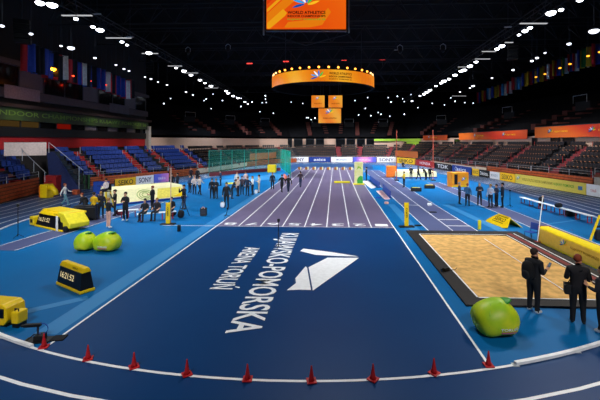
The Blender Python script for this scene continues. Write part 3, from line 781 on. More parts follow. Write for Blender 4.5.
for side, LL in (('left', L2), ('right', R2)):
    for k, (x, y, sz) in enumerate(LL):
        lab = '%s white lamp of the lower %s row above the upper tier' % (NUMW[k] if k < 8 else 'distant', side)
        flood(x, y, 13.6, sz*.6, 'e8efff', 2.6, lab, 'distant lamps of the lower %s row' % side if k >= 8 else None, 'spotlight')
flood(51, 69, 12.4, .44, 'ff9418', 14, 'large orange lamp glowing on the upper left balcony', None, 'spotlight')
for (x, y), w in zip(((72.5, 76), (90, 81), (106, 85)), ('nearest', 'middle', 'farthest')):
    flood(x, y, 12.4, .16, 'ff3418', 8, '%s of three small red lamps right of the orange lamp' % w, None, 'spotlight')
for (x, y), w in zip(((600,52),(588,56),(570,64),(560,68),(545,74),(536,77)), ('nearest', 'second', 'third', 'fourth', 'fifth', 'farthest')):
    flood(x, y, 13.0, .15, 'ff9c28', 2, '%s small orange lamp among the flags on the right' % w, None, 'spotlight')
# tiny lamps along the far roof edge
random.seed(3)
for k in range(62):
    x = random.uniform(160, 500); y = random.uniform(94, 117)
    if 305 < x < 345: y = 117+random.random()*3
    p = atd(x, y, random.uniform(98, 110))
    mb = MB(); mb.blob((0, 0, 0), (.13, .13, .13), 6, 4); o = mb.build('roof_lamp', lamp_mat('dfe8ff', 3 if k % 3 else 7), loc=p)
    tag(o, 'tiny white lamp under the far roof edge', 'lamp', 'tiny lamps under the far roof edge')
    o2 = None
# catwalks, trusses, beams
M_cat = mat('catwalk_black', '15171b', .6, noise=.2)
def truss(a, b, hgt, lab, n=16, r=.05, group=None):
    a = Vector(a); b = Vector(b); t = thing('roof_truss', lab, 'truss', a, 0, group); d = b-a
    s = Vector((-d.y, d.x, 0)).normalized()*hgt*.35
    for nm, oo in (('lower_chord', Vector((0, 0, 0))), ('upper_chord', s+Vector((0, 0, hgt))), ('upper_chord', -s+Vector((0, 0, hgt)))):
        mb = MB(); mb.tube([oo, d+oo], r, 6); mb.build(nm, M_cat, t)
    mb = MB()
    for k in range(n):
        p = d*(k/n); q = d*((k+.5)/n); w = d*((k+1)/n)
        for ss in (s, -s):
            mb.tube([p, q+ss+Vector((0, 0, hgt))], r*.6, 4); mb.tube([q+ss+Vector((0, 0, hgt)), w], r*.6, 4)
    mb.build('web_bracing', M_cat, t)
for k, y in enumerate((30, 38, 46, 56, 66, 78, 92)):
    truss((-30, y, 17.2), (40, y, 17.2), 1.8, 'black cross truss under the roof, %s from the camera' % ['first', 'second', 'third', 'fourth', 'fifth', 'sixth', 'seventh'][k], 26, .07)
truss((-22.3, 26, 16.1), (-24.5, 105, 16.1), .9, 'long black catwalk truss over the left floodlight row', 40)
truss((18.2, 26, 16.1), (19.6, 105, 16.1), .9, 'long black catwalk truss over the right floodlight row', 40)
# pale strips beside the floodlights, lamp light on them imitated by emission
M_strip = emis('strip_painted_glow', 'dfe0e4', .42)
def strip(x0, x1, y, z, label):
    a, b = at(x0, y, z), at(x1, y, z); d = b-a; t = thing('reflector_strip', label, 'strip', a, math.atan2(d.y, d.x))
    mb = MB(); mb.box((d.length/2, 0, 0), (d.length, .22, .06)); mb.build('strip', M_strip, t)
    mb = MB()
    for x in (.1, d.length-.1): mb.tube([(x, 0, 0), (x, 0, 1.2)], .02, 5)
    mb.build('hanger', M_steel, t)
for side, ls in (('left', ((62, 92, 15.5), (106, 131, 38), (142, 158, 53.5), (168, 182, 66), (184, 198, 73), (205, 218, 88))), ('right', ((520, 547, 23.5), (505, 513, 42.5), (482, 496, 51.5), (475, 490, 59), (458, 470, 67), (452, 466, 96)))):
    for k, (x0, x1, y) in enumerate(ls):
        strip(x0, x1, y, 15.9, '%s pale strip with painted glow in the %s floodlight row' % (NUMW[k], side))
# thin rods and hanging fixtures
for k, (x, y0, y1, d) in enumerate(((130, 14, 37, 38), (508, 5, 27, 38), (97, 0, 14, 34), (396, -20, 50, 60))):
    a, b = atd(x, y0, d), atd(x, y1, d); a.z = min(20.9, a.z+2); t = thing('hanging_rod', 'thin pale rod hanging from the roof %s' % ['at upper left', 'at upper right', 'at the far upper left', 'right of the big screen'][k], 'rod', b); mb = MB()
    mb.tube([(0, 0, 0), (0, 0, a.z-b.z)], .025, 5); mb.build('rod', M_steel, t)
    mb = MB(); mb.box((0, 0, 0), (.7, .2, .08)); mb.build('foot_bar', M_alu, t)
for k, (x, y, d) in enumerate(((188, 50, 55), (228, 47, 55), (400, 48, 50), (443, 47, 50))):
    p = atd(x, y, d); t = thing('moving_head_light', 'dark moving head light hanging %s' % ['left of the big screen, farther one', 'left of the big screen, nearer one', 'right of the big screen, nearer one', 'right of the big screen, farther one'][k], 'lamp', p)
    mb = MB(); mb.tube([(-.35, 0, -.3), (-.35, 0, .2), (0, 0, .45), (.35, 0, .2), (.35, 0, -.3)], .05, 6); mb.build('yoke', M_alu, t)
    mb = MB(); mb.blob((0, 0, -.3), (.28, .28, .45), 10, 7); mb.build('head', M_black, t, True)
    mb = MB(); mb.tube([(0, 0, .45), (0, 0, 17.2-p.z)], .04, 5); mb.build('hanger', M_steel, t)
for k, (x, y) in enumerate(((249.5, 63.5), (286, 61.5), (344, 60), (382.5, 59.5))):
    p = atd(x, y, 62); t = thing('red_tube_lamp', '%s small red tube lamp above the LED ring' % ['leftmost', 'second from left', 'third from left', 'rightmost'][k], 'lamp', p); mb = MB()
    mb.tube([(-.45, 0, 0), (.45, 0, 0)], .07, 8); mb.build('tube', lamp_mat('ff4038', 2), t); mb = MB(); mb.tube([(0, 0, .08), (0, 0, 17.2-p.z)], .03, 5); mb.build('hanger', M_steel, t)
# loudspeaker clusters
for k, (x, y, d) in enumerate(((22, 22, 31), (513, 45, 44), (150, 62, 60))):
    p = atd(x, y, d); t = thing('speaker_array', 'black hanging speaker cluster %s' % ['at the upper left corner', 'at upper right beside the catwalk', 'at left beyond the catwalk lamps'][k], 'speaker', p, R([30, -20, 20][k]))
    for j in range(5):
        mb = MB(); mb.box((0, .06*j*j*.4, -.38*j), (1.1, .6, .34)); mb.build('cabinet', M_black, t, bevel=.02)
    mb = MB(); mb.tube([(0, 0, .2), (0, 0, 17.2-p.z)], .04, 5); mb.build('hanger', M_steel, t)
# flags
FC = [('c8202c', 'e8e4e0'), ('1c3c9c', 'd8b420'), ('1c7c3c', 'e8e4e0'), ('d8b420', 'b01820'), ('e8e4e0', '1c3c9c'), ('14141c', 'c8202c'), ('2c8cc8', 'e8e4e0'), ('c8202c', '1c3c9c')]
FN = {'c8202c': 'red', 'e8e4e0': 'white', '1c3c9c': 'blue', 'd8b420': 'yellow', '1c7c3c': 'green', 'b01820': 'dark red', '14141c': 'black', '2c8cc8': 'sky blue'}
def flag(p, rz, ca, cb, label, group, h=2.4, w=1.1):
    t = thing('hanging_flag', label, 'flag', p, rz, group)
    mb = MB(); nx, nz = 8, 5; ph = random.random()*6
    vs = [(w*(i/nx-.5), .09*math.sin(i*1.1+ph)*(1+j*.2), -h*j/nz) for i in range(nx+1) for j in range(nz+1)]
    for i in range(nx):
        for j in range(nz):
            pass
    mb.add(vs, [], 0)
    for i in range(nx):
        for j in range(nz):
            mb.f.append([i*(nz+1)+j, i*(nz+1)+j+1, (i+1)*(nz+1)+j+1, (i+1)*(nz+1)+j]); mb.m.append(0 if i < nx/2 else 1)
    o = mb.build('cloth', [mat('flag_'+ca, ca, .8), mat('flag_'+cb, cb, .8)], t, True); md = o.modifiers.new('s', 'SOLIDIFY'); md.thickness = .012
    mb = MB(); mb.tube([(-w/2-.05, 0, .02), (w/2+.05, 0, .02)], .03, 6); mb.build('pole', M_steel, t)
    mb = MB(); mb.tube([(0, 0, .02), (0, 0, 17.2-p.z if p.z < 17 else .5)], .012, 4); mb.build('cord', M_steel, t)
random.seed(11)
for k in range(24):
    x = 596-5.1*k; y = 44+2.15*k+random.uniform(-1, 1)
    d = 44+1.75*k; p = atd(x, y, d); ca, cb = FC[random.randrange(8)]
    if abs(x-550) < 3: ca, cb = 'e8e4e0', 'c8202c'
    flag(p, R(12), ca, cb, '%s and %s flag hanging in the right row below the roof' % (FN[ca], FN[cb]), 'flags hanging in the right row, %s and %s' % (FN[ca], FN[cb]))
for k in range(22):
    x = 28+4.9*k; y = 44+1.75*k+random.uniform(-1.5, 1.5); d = 34+.93*k; p = atd(x, y, d); ca, cb = (('c8202c', '14141c'), ('1c3c9c', '14141c'), ('b01820', '1c3c9c'), ('14141c', 'c8202c'), ('c8202c', 'e8e4e0'))[random.choice((0, 0, 1, 2, 2, 3, 1, 4))]
    flag(p, R(60), ca, cb, '%s and %s flag hanging in the left row above the balcony' % (FN[ca], FN[cb]), 'flags hanging in the left row, %s and %s' % (FN[ca], FN[cb]), 2.6)
# big screen
M_scr = ramp_mat('screen_orange', ['e04c0c', 'e4580c', 'e8620e'], .03, R(35), .66, distort=1.2)
D = 33.; a = atd(266.5, 29.5, D); b = atd(346, 29.5, D); W = (b-a).length; c = (a+b)/2
t = thing('video_screen', 'large orange video screen hanging under the roof at the top', 'screen', c, YAW)
Hs = 4.8
mb = MB(); mb.box((0, 0, Hs/2), (W, .04, Hs)); dsp = mb.build('display', M_scr, t)
mb = MB(); mb.box((0, .25, Hs/2), (W+.15, .4, Hs+.2)); mb.box((0, -.02, -.06), (W+.16, .1, .12)); mb.build('casing', M_black, t)
for s in (-1, 1):
    mb = MB(); mb.tube([(s*(W/2+.25), 0, -.5 if s < 0 else -.3), (s*(W/2+.25), 0, Hs+.3)], .07, 8); mb.build('side_post', M_alu, t)
for s in (-2.4, 0, 2.4):
    mb = MB(); mb.tube([(s, .3, Hs), (s, .3, 21-c.z)], .05, 6); mb.build('hanger', M_steel, t)
mb = MB()
for s in (-1, 1): mb.tube([(s*(W/2+.2), .3, -.3), (s*1.4, .3, -.9), (0, .3, -1.3)], .06, 6)
mb.build('lower_brace', M_cat, t)
px = W/79.5
def scr(x, y): return ((x-306.2)*px, (29.5-y)*px)
E_band = emis('screen_band', 'f0a018', .62); E_band2 = emis('screen_band_deep', 'e87c10', .62); E_red = emis('screen_red', 'dc3c0c', .6)
def art(nm, m, pts, k):
    mb = MB(); mb.add([(scr(*p)[0], -.022-.002*k, scr(*p)[1]) for p in pts], [tuple(range(len(pts)))]); mb.build(nm, m, dsp)
art('graphic_band', E_band2, [(267, 14), (287, -4), (300, -4), (267, 25)], 0)
art('graphic_band', E_band, [(267, 9), (280, -3), (284, -3), (267, 12.5)], 1)
art('graphic_band', E_band, [(268, 22.5), (283, 9), (287, 13), (285, 16), (270, 28.6), (267, 28.6), (267, 23)], 1)
art('graphic_band', E_band2, [(284, 27.8), (288, 22), (318, 19), (328, 8), (331, 12), (322, 25), (310, 27.5)], 1)
art('graphic_band', E_red, [(267, 1), (271, -3), (275, -3), (267, 5)], 2)
globe('emblem', 13*px, (scr(306, 4.5)[0], -.03, scr(306, 4.5)[1]), dsp, (1, 0, 0), .7)
E_ink = emis('ink_screen', '1c1410', .3)
for tx, y, h, m in (('WORLD ATHLETICS', 12.6, 3.2, E_ink), ('INDOOR CHAMPIONSHIPS', 16.2, 2.2, E_ink), ('KUJAWY POMORZE 26', 19.6, 2.1, emis('ink_screen_green', '8cb42c', .5))):
    text('lettering', tx, 38*px, h*px, m, dsp, frame((scr(306.5, y)[0], -.03, scr(306.5, y)[1]), (1, 0, 0)), .004, bold=.03)
# LED ring
D = 60.; c = atd(323, 88, D); c.z = 13.35; RR = 8.1
t = thing('led_ring', 'round orange LED ring with emblem hanging over the track', 'screen', c, YAW)
mb = MB(); nn = 64
for z0, z1, r in ((0, 1.65, RR),):
    vs = []
    for j in range(nn): a_ = 2*PI*j/nn; vs += [(r*math.cos(a_), r*math.sin(a_), z0), (r*math.cos(a_), r*math.sin(a_), z1)]
    mb.add(vs, [(2*j, 2*((j+1) % nn), 2*((j+1) % nn)+1, 2*j+1) for j in range(nn)])
dband = mb.build('display_band', ramp_mat('ring_orange', ['e0740e', 'e68412', 'ea9018', 'eca424'], .05, R(25), .66, distort=1.5), t)
mb = MB()
vs = []
for j in range(nn):
    a_ = 2*PI*j/nn; ca, sa = math.cos(a_), math.sin(a_)
    vs += [(r_*ca, r_*sa, z_) for r_, z_ in ((RR*1.003, -.04), (RR*1.003, -.002), (RR*.995, -.002), (RR*.995, 1.7), (RR-.5, 1.7), (RR-.5, -.04))]
mb.add(vs, [(6*j+k, 6*j+(k+1) % 6, 6*((j+1) % nn)+(k+1) % 6, 6*((j+1) % nn)+k) for j in range(nn) for k in range(6)])
mb.build('casing', M_blackhole, t)
for j in range(36):
    a_ = 2*PI*(j+.5)/36
    if math.sin(a_) > .1: continue
    mb = MB(); mb.blob(((RR-.2)*math.cos(a_), (RR-.2)*math.sin(a_), 2.02), (.15, .15, .15), 8, 6); front = math.sin(a_) < -.55
    mb.build('rim_lamp', lamp_mat('ff9030' if front else 'ffc080', 4 if front else 2), t)
mb = MB()
for j in range(36):
    a_ = 2*PI*(j+.5)/36; mb.tube([((RR-.2)*math.cos(a_), (RR-.2)*math.sin(a_), 1.65), ((RR-.2)*math.cos(a_), (RR-.2)*math.sin(a_), 1.9)], .05, 5)
for j in range(4):
    a_ = PI/4+PI/2*j; mb.tube([((RR-.3)*math.cos(a_), (RR-.3)*math.sin(a_), 1.6), ((RR-.3)*math.cos(a_), (RR-.3)*math.sin(a_), 7.5)], .05, 6)
mb.build('suspension', M_steel, t)
def ringtext(body, ang0, w, h, z, m):
    o = text('lettering', body, w, h, m, dband, Matrix.Identity(4), 0, bold=.03)
    for v in o.data.vertices:
        a_ = ang0+v.co.x/RR; v.co = Vector(((RR+.03)*math.cos(a_), (RR+.03)*math.sin(a_), z+v.co.y))
ringtext('WORLD ATHLETICS', -PI/2+.30, 3.4, .34, 1.12, emis('ink_ring', '4a2c10', .4))
ringtext('INDOOR CHAMPIONSHIPS', -PI/2+.30, 3.4, .26, .68, MATS['ink_ring'])
ringtext('KUJAWY POMORZE 26', -PI/2+.30, 3.4, .2, .32, MATS['ink_ring'])
globe('emblem', 1.05, (-.75, -RR-.05, .55), dband, (1, 0, 0), .75)
# small screens under the ring
def small_screen(x0, x1, y0, y1, d, label, stub):
    a = atd(x0, y1, d); b = atd(x1, y0, d); W = Vector((b.x-a.x, b.y-a.y, 0)).length; Hh = b.z-a.z
    t = thing('video_screen', label, 'screen', ((a.x+b.x)/2, (a.y+b.y)/2, a.z), YAW); k = W/2.2
    mb = MB(); mb.box((0, 0, Hh/2), (W, .04, Hh)); dsp = mb.build('display', ramp_mat('small_screen', ['e0781a', 'e88c24', 'e6a034'], .1, R(35), .66), t)
    mb = MB(); mb.box((0, .2, Hh/2), (W+.1, .32, Hh+.1)); mb.build('casing', M_black, t)
    for s in (-.4, .4): mb = MB(); mb.tube([(s*W, .2, Hh), (s*W, .2, Hh+stub)], .04, 6); mb.build('hanger', M_steel, t)
    globe('emblem', .42*k, (0, -.04, Hh*.72), dsp, (1, 0, 0), .7)
    text('lettering', 'WORLD ATHLETICS', W*.6, Hh*.1, E_ink, dsp, frame((0, -.024, Hh*.33), (1, 0, 0)), .004)
small_screen(311.5, 324.5, 95.5, 107.5, 60, 'small orange screen hanging under the LED ring, left of the pair', 5.2)
small_screen(328.5, 342.3, 95.5, 107.5, 60, 'small orange screen hanging under the LED ring, right of the pair', 5.2)
small_screen(318.5, 341, 108.5, 123, 61.5, 'wide orange screen hanging lowest under the pair of small screens', 7)

# ------------------------------------------------------------------ things on the floor
def g(px, py): return at(px, py)
def rot_to(a, b): return math.atan2(b.y-a.y, b.x-a.x)
# cones
CX = [(44, 347.5), (88, 359.5), (134, 367.5), (187, 375), (247.5, 380), (311.5, 381.8), (373, 380), (434, 373.8), (488.5, 366)]
CL = ['leftmost red cone, by the black camera rig', 'second red cone from the left on the bend line', 'third red cone from the left on the bend line', 'fourth red cone from the left on the bend line',
      'red cone in the middle of the row, nearest below the lettering', 'red cone just right of the middle of the row', 'third red cone from the right on the bend line', 'second red cone from the right on the bend line', 'rightmost red cone, where the white kerb starts']
cone0 = None
for (x, y), lab in zip(CX, CL):
    p = g(x, y); p.z = .012
    if cone0 is None:
        cone0 = thing('traffic_cone', lab, 'cone', p, .3, 'red cones along the bend line')
        mb = MB(); mb.box((0, 0, .0125), (.2, .2, .025)); mb.build('base', M_red, cone0, bevel=.008)
        mb = MB(); mb.lathe([(.07, .025), (.05, .08), (.024, .24), (.014, .32), (.008, .325)], 18); mb.build('cone_body', M_red, cone0, True)
    else: copy_tree(cone0, p, random.random(), lab)

# clocks
M_digit = emis('digit_glow', 'f4dfa8', .75)
def clock(p, rz, L, D, H, label, draped=False):
    t = thing('time_display', label, 'clock', p, rz)
    mb = MB(); mb.box((0, 0, .05), (L, D, .1)); mb.build('base', M_yel, t, bevel=.03)
    mb = MB(); mb.box((0, 0, .1+(H-.26)/2), (L*.96, D*.9, H-.26), taper=(.93, .62)); mb.build('housing', M_black, t, bevel=.02)
    mb = MB(); mb.box((0, 0, H-.1), (L*.93, D*.66, .16), taper=(.95, .55)); mb.build('top_cap', M_yel, t, bevel=.03)
    hh = H-.26; sl = D*.9*(1-.62)/2
    up = Vector((0, sl, hh)).normalized()
    c = Vector((-L*(.2 if draped else .08), -D*.9/2+sl*.55-.012, .1+hh*.55))
    text('digits', '16:21:52', L*(.40 if draped else .54), hh*.34, M_digit, t, frame(c, (1, 0, 0), up), .006, bold=-.004)
    text('lettering', 'SEIKO', L*.22, .055, M_ink, t, frame((L*.2, -D*.27, H-.085), (1, 0, 0), Vector((0, .35, 1))), .02)
    return t
a, b = g(55.5, 284.5), g(80, 295.3)
mid = (a+b)/2; rz = rot_to(a, b); nrm = Vector((-math.sin(rz), math.cos(rz), 0))
clock(mid+nrm*.24+Vector((0, 0, .004)), rz, (b-a).length, .48, .82, 'yellow and black digital clock standing alone on the blue floor')
a, b = g(33, 226.5), g(60, 232.5); mid = (a+b)/2; rz = rot_to(a, b); nrm = Vector((-math.sin(rz), math.cos(rz), 0)); L = (b-a).length
t = clock(mid+nrm*.55+Vector((0, 0, .004)), rz, L, 1.0, .92, 'long yellow and black digital display with a draped cover by left track', True)
mb = MB(); mb.box((0, .40, .90), (L*.98, 1.0, .14)); mb.build('cover', M_yel, t, bevel=.05)
mb = MB(); mb.prism([(L/2-.1, .1), (L/2+.5, .2), (L/2+.55, .45), (L/2-.05, .96), (L/2-.7, 1.0)], -.35, .75, T=Matrix.Rotation(R(90), 4, 'X') @ Matrix.Scale(-1, 4, (0, 0, 1))); mb.build('draped_end', M_yel2, t, bevel=.05)
mb = MB(); mb.box((L/2-.3, -.56, .45), (.12, .06, .82)); mb.build('white_strut', M_white, t)
mb = MB(); mb.tube([(L/2+.25, -.45, .17), (L/2+.25, -.3, .17)], .17, 14); mb.build('wheel', M_black, t)
mb = MB(); mb.box((-L/2-.3, -.25, .28), (.5, .5, .5)); mb.build('end_box', M_yel, t, bevel=.03)
mb = MB(); mb.box((-L/2-.3, -.51, .28), (.22, .02, .2)); mb.build('end_screen', M_black, t)
t = thing('equipment_case', 'black wheeled equipment case right of the long draped display', 'case', g(83, 221), R(15)); mb = MB(); mb.box((0, .5, .45), (1.3, .9, .8)); mb.build('body', M_black, t, bevel=.04)
mb = MB(); mb.box((0, .5, .88), (1.2, .8, .06)); mb.build('lid', M_dark, t, bevel=.02)
for sx in (-.5, .5): mb = MB(); mb.tube([(sx, .1, .05), (sx, .16, .05)], .05, 8); mb.build('wheel', M_steel, t)
# yellow unit at the left edge
p = g(3, 328); t = thing('measuring_unit', 'yellow box unit with black window at the left frame edge', 'machine', p, R(-8))
mb = MB(); mb.prism([(-.95, .05), (.0, .05), (.12, .18), (.08, .52), (-.05, .6), (-.95, .6)], 0, .55, T=Matrix.Rotation(R(90), 4, 'X') @ Matrix.Scale(-1, 4, (0, 0, 1))); mb.build('body', M_yel, t, bevel=.03)
mb = MB(); mb.box((-.06, -.008, .38), (.18, .02, .24)); mb.build('window', M_glass, t)
mb = MB(); mb.box((.32, .18, .27), (.22, .3, .32)); mb.build('side_box', M_yel, t, bevel=.03)
mb = MB(); mb.tube([(.08, .18, .28), (.24, .18, .28)], .05, 8); mb.tube([(.19, .18, .1), (.19, .18, .46)], .025, 8); mb.build('linkage', M_black, t)
mb = MB(); mb.tube([(.26, .1, .43), (.26, .1, .49), (.38, .1, .49), (.38, .1, .43)], .015, 6); mb.build('handle', M_black, t)
mb = MB(); mb.box((-.35, .28, .025), (.8, .45, .05)); mb.box((.32, .18, .06), (.18, .25, .12)); mb.build('feet', M_black, t)
# camera rig
p = g(38, 341); t = thing('camera_rig', 'low black remote camera rig beside the leftmost cone', 'camera', p, R(10))
mb = MB(); mb.box((0, 0, .02), (.62, .3, .04)); mb.build('base_plate', M_black, t, bevel=.01)
mb = MB(); mb.box((.46, .05, .02), (.3, .26, .03)); mb.build('shadow_slab', M_dark, t)  # dark slab standing in for the rig's shadow on the floor
mb = MB(); mb.box((.05, 0, .1), (.22, .22, .14)); mb.build('drive_box', M_black, t, bevel=.02)
mb = MB(); mb.tube([(0, 0, .16), (0, 0, .36)], .022, 8); mb.build('post', M_steel, t)
mb = MB(); mb.box((-.12, 0, .40), (.38, .1, .07)); mb.tube([(-.31, 0, .40), (-.37, 0, .40)], .04, 10); mb.build('camera_body', M_black, t, bevel=.01)
mb = MB(); mb.tube([(.1+.13*math.cos(a_*.35), 0, .30+.13*math.sin(a_*.35)) for a_ in range(-4, 14)], .01, 6); mb.build('cable_loop', M_blue, t)
for sx in (-.25, .25): mb = MB(); mb.tube([(sx, -.1, .04), (sx*.3, 0, .18)], .014, 6); mb.build('leg', M_black, t)

# bean bags
def beanbag(p, rz, w, d, h, label, txt=None):
    t = thing('bean_bag', label, 'bean bag', p, rz)
    def f(q):
        x, y, z = q; u = (z/h+.5)
        k = 1-.22*max(0, u-.5)*2; dent = .10*math.exp(-((x/w*3.2)**2))*max(0, u-.6)
        zz = max(-h*.5, z-dent*h*1.4+.05*h*math.sin(x*7/w+1))
        return Vector((x*k*(1+.05*math.sin(z*9)), y*k, zz+.03*math.cos(5*y)))
    mb = MB(); mb.blob((0, 0, h/2-.01), (w/2, d/2, h/2), 28, 16, p=.72, f=f)
    for i, v in enumerate(mb.v):
        if v.z < .0: mb.v[i].z = .0
    mb.build('bag', M_green, t, True)
    mb = MB(); mb.blob((w*.08, 0, h*.9), (w*.30, d*.22, h*.07), 14, 8, f=lambda q: Vector((q.x, q.y, q.z+.25*q.x))); mb.build('top_flap', M_greend, t, True)
    mb = MB(); mb.tube([(-w*.34, -d*.36, h*.12), (-w*.30, -d*.44, h*.4), (-w*.26, -d*.36, h*.72), (-w*.15, -d*.15, h*.93)], .012, 6); mb.tube([(w*.1, -d*.2, h*.93), (w*.02, -d*.42, h*.6), (w*.06, -d*.47, h*.3)], .012, 6); mb.build('seam', M_lime, t)
    def wrap(v):
        n = 2/.72; e = 1-abs(v.x/(w/2))**n-abs((v.z-h/2)/(h/2))**n
        return Vector((v.x, -(d/2)*max(.02, e)**(1/n)-.022, v.z))
    if txt:
        o = text('lettering', txt, w*.40, h*.11, M_white, t, frame((w*.12, 0, h*.36), (1, 0, 0)), 0)
        for v in o.data.vertices: v.co = wrap(v.co)
        mb = MB(); vs = [wrap(Vector((w*(-.06+.36*k/12), 0, z))) for k in range(13) for z in (h*.22, h*.27)]
        mb.add(vs, [(2*k, 2*k+2, 2*k+3, 2*k+1) for k in range(12)]); mb.build('pink_print', mat('print_pink', 'd47090', .5), t)
    return t
beanbag(g(494.5, 332), R(4), 1.13, 1.0, .86, 'lime bean bag with printed lettering beside the sand pit', 'TORUŃ')
beanbag(g(85.5, 250), R(-20), .88, .85, .84, 'green bean bag, left one of the pair on blue floor')
beanbag(g(107.5, 250.5), R(-14), 1.2, .95, .86, 'yellow lime bean bag, right one of the pair on blue floor', 'TORUŃ')

# sand pit
X0, X1, Y0, Y1 = 4.5, 8.95, 12.0, 20.1; E0, E1, F0, F1 = 3.93, 9.95, 11.45, 20.95
t = thing('sand_pit', 'long jump sand pit with black border on the right', 'sand pit', (0, 0, .004))
mb = MB()
for a_, b_, c_, d_ in ((E0, X0, F0, F1), (X1, E1, F0, F1), (X0, X1, F0, Y0), (X0, X1, Y1, F1)): mb.box(((a_+b_)/2, (c_+d_)/2, .03), (b_-a_, d_-c_, .06))
mb.build('border', M_pit, t, bevel=.012)
mb = MB(); nx, ny = 60, 90; random.seed(5)
hum = [(random.uniform(X0, X1), random.uniform(Y0, Y1), random.uniform(.12, .5), random.uniform(-.025, .03)) for _ in range(90)] + [(random.uniform(5.6, 7.6), random.uniform(16.8, 19.2), random.uniform(.1, .3), random.uniform(-.05, .06)) for _ in range(40)]
vs = []
for j in range(ny+1):
    for i in range(nx+1):
        x = X0+(X1-X0)*i/nx; y = Y0+(Y1-Y0)*j/ny
        z = .028+sum(h*math.exp(-((x-a_)**2+(y-b_)**2)/(s*s)) for a_, b_, s, h in hum)*.55
        vs.append((x, y, max(.006, z)))
mb.add(vs, [(j*(nx+1)+i, j*(nx+1)+i+1, (j+1)*(nx+1)+i+1, (j+1)*(nx+1)+i) for j in range(ny) for i in range(nx)]); mb.build('sand', M_sand, t, True)
mb = MB(); mb.box((X1+.30, (Y0+Y1)/2, .064), (.22, Y1-Y0+.6, .012)); mb.build('red_strip', M_pitred, t)
mb = MB()
for c in ((X0-.03, (Y0+Y1)/2, .05, Y1-Y0), (X1+.03, (Y0+Y1)/2, .05, Y1-Y0), (X1+.55, (Y0+Y1)/2, .05, Y1-Y0+.6), ((X0+X1)/2, Y0-.03, X1-X0, .05), ((X0+X1)/2, Y1+.03, X1-X0, .04)): mb.box((c[0], c[1], .064), (c[2], c[3], .012))
mb.build('edge_line', M_white, t)
mb = MB(); mb.box((7.5, (Y0+Y1)/2-.3, .075), (.035, Y1-Y0-1.2, .012)); mb.build('marker_tape', M_white, t)
t = thing('floor_camera', 'small black camera lying on the left border of sand pit', 'camera', (4.2, 14.4, .066), R(30)); mb = MB(); mb.box((0, 0, .06), (.26, .14, .12)); mb.build('body', M_black, t, bevel=.015)
mb = MB(); mb.tube([(-.13, 0, .06), (-.24, 0, .06)], .05, 12); mb.build('lens', M_glass, t); mb = MB(); mb.tube([(.1, 0, .02), (.35, -.1, .015), (.6, .02, .015)], .012, 6); mb.build('cable', M_black, t)
# padded yellow barrier
PB = Vector((10.02, 18.95, .004)); rz = math.atan2(-1, .02); L = 9.0
t = thing('padded_barrier', 'long yellow padded barrier with emblem along the right of the pit', 'barrier', PB, rz)
mb = MB(); mb.prism([(.0, 0), (.62, 0), (.62, .72), (.45, .8), (.12, .8), (0, .72)], 0, L, T=Matrix(((0, 0, 1, 0), (1, 0, 0, 0), (0, 1, 0, 0), (0, 0, 0, 1)))); mb.build('padding', mat('pad_yellow', 'f6dc14', .45, noise=.05), t, bevel=.03)
mb = MB(); mb.box((L/2, -.008, .38), (L-.1, .012, .6)); mb.build('front_banner', mat('pad_front', 'f0cc50', .5, noise=.05), t)
mb = MB(); mb.box((-.03, .31, .4), (.06, .6, .78)); mb.build('end_panel', M_redd, t)
globe('emblem', .26, (2.0, -.03, .42), t, (1, 0, 0))
text('lettering', 'KUJAWY POMORZE', 1.7, .14, mat('ink_gold', 'b8901c', .5), t, frame((3.3, -.02, .42), (1, 0, 0)), .004)
# chair and pole
p = g(531, 241); t = thing('blue_chair', 'blue plastic chair with metal legs at the far corner of pit', 'chair', p, R(-68))
mb = MB(); mb.box((0, 0, .45), (.46, .44, .035)); mb.build('seat', M_blue, t, bevel=.015)
mb = MB(); mb.box((0, 0, 0), (.46, .03, .34), T=Matrix.Translation((0, .24, .72)) @ Matrix.Rotation(-.16, 4, 'X')); mb.build('backrest', M_blue, t, bevel=.012)
for sx in (-.2, .2):
    mb = MB(); mb.tube([(sx, -.24, .0), (sx, -.18, .44)], .014, 6); mb.build('leg', M_steel, t)
    mb = MB(); mb.tube([(sx, .26, 0), (sx, .18, .44), (sx, .26, .6)], .014, 6); mb.build('leg', M_steel, t)
p = g(537.5, 243); t = thing('marker_pole', 'thin white pole leaning by the blue chair', 'pole', p, 0); mb = MB(); mb.tube([(0, 0, .08), (.28, .05, 2.25)], .022, 8); mb.build('shaft', M_white, t)
mb = MB(); mb.box((0, 0, .04), (.2, .2, .08)); mb.build('foot', M_redd, t); mb = MB(); mb.blob((.28, .05, 2.27), (.05, .05, .05), 8, 6); mb.build('tip', M_pink, t, True)
# A-frame at the right edge
p = g(594, 241); t = thing('step_stand', 'yellow and black A-shaped stand at the right frame edge', 'stand', p, R(-10))
for s in (-1, 1):
    mb = MB(); mb.box((0, 0, 0), (.1, .05, 1.35), T=Matrix.Translation((.28+s*.3*.8, 0, .66)) @ Matrix.Rotation(-s*.32, 4, 'Y')); mb.build('leg', M_yel if s < 0 else M_black, t)
mb = MB(); mb.box((.28, .03, .72), (.42, .05, .1)); mb.build('crossbar', M_black, t)
mb = MB(); mb.box((.28, .15, .28), (.34, .3, .5)); mb.build('black_bag', M_dark, t, bevel=.05)
# prism sign
a, b = g(485.5, 220.5), g(509.5, 230); rz = rot_to(a, b); L = (b-a).length*.86; c = (a+b)/2-Vector((.1, 0, 0))
t = thing('arrow_sign', 'yellow arrow shaped sign board with black lettering on the runway', 'sign', c+Vector((0, 0, .004)), rz)
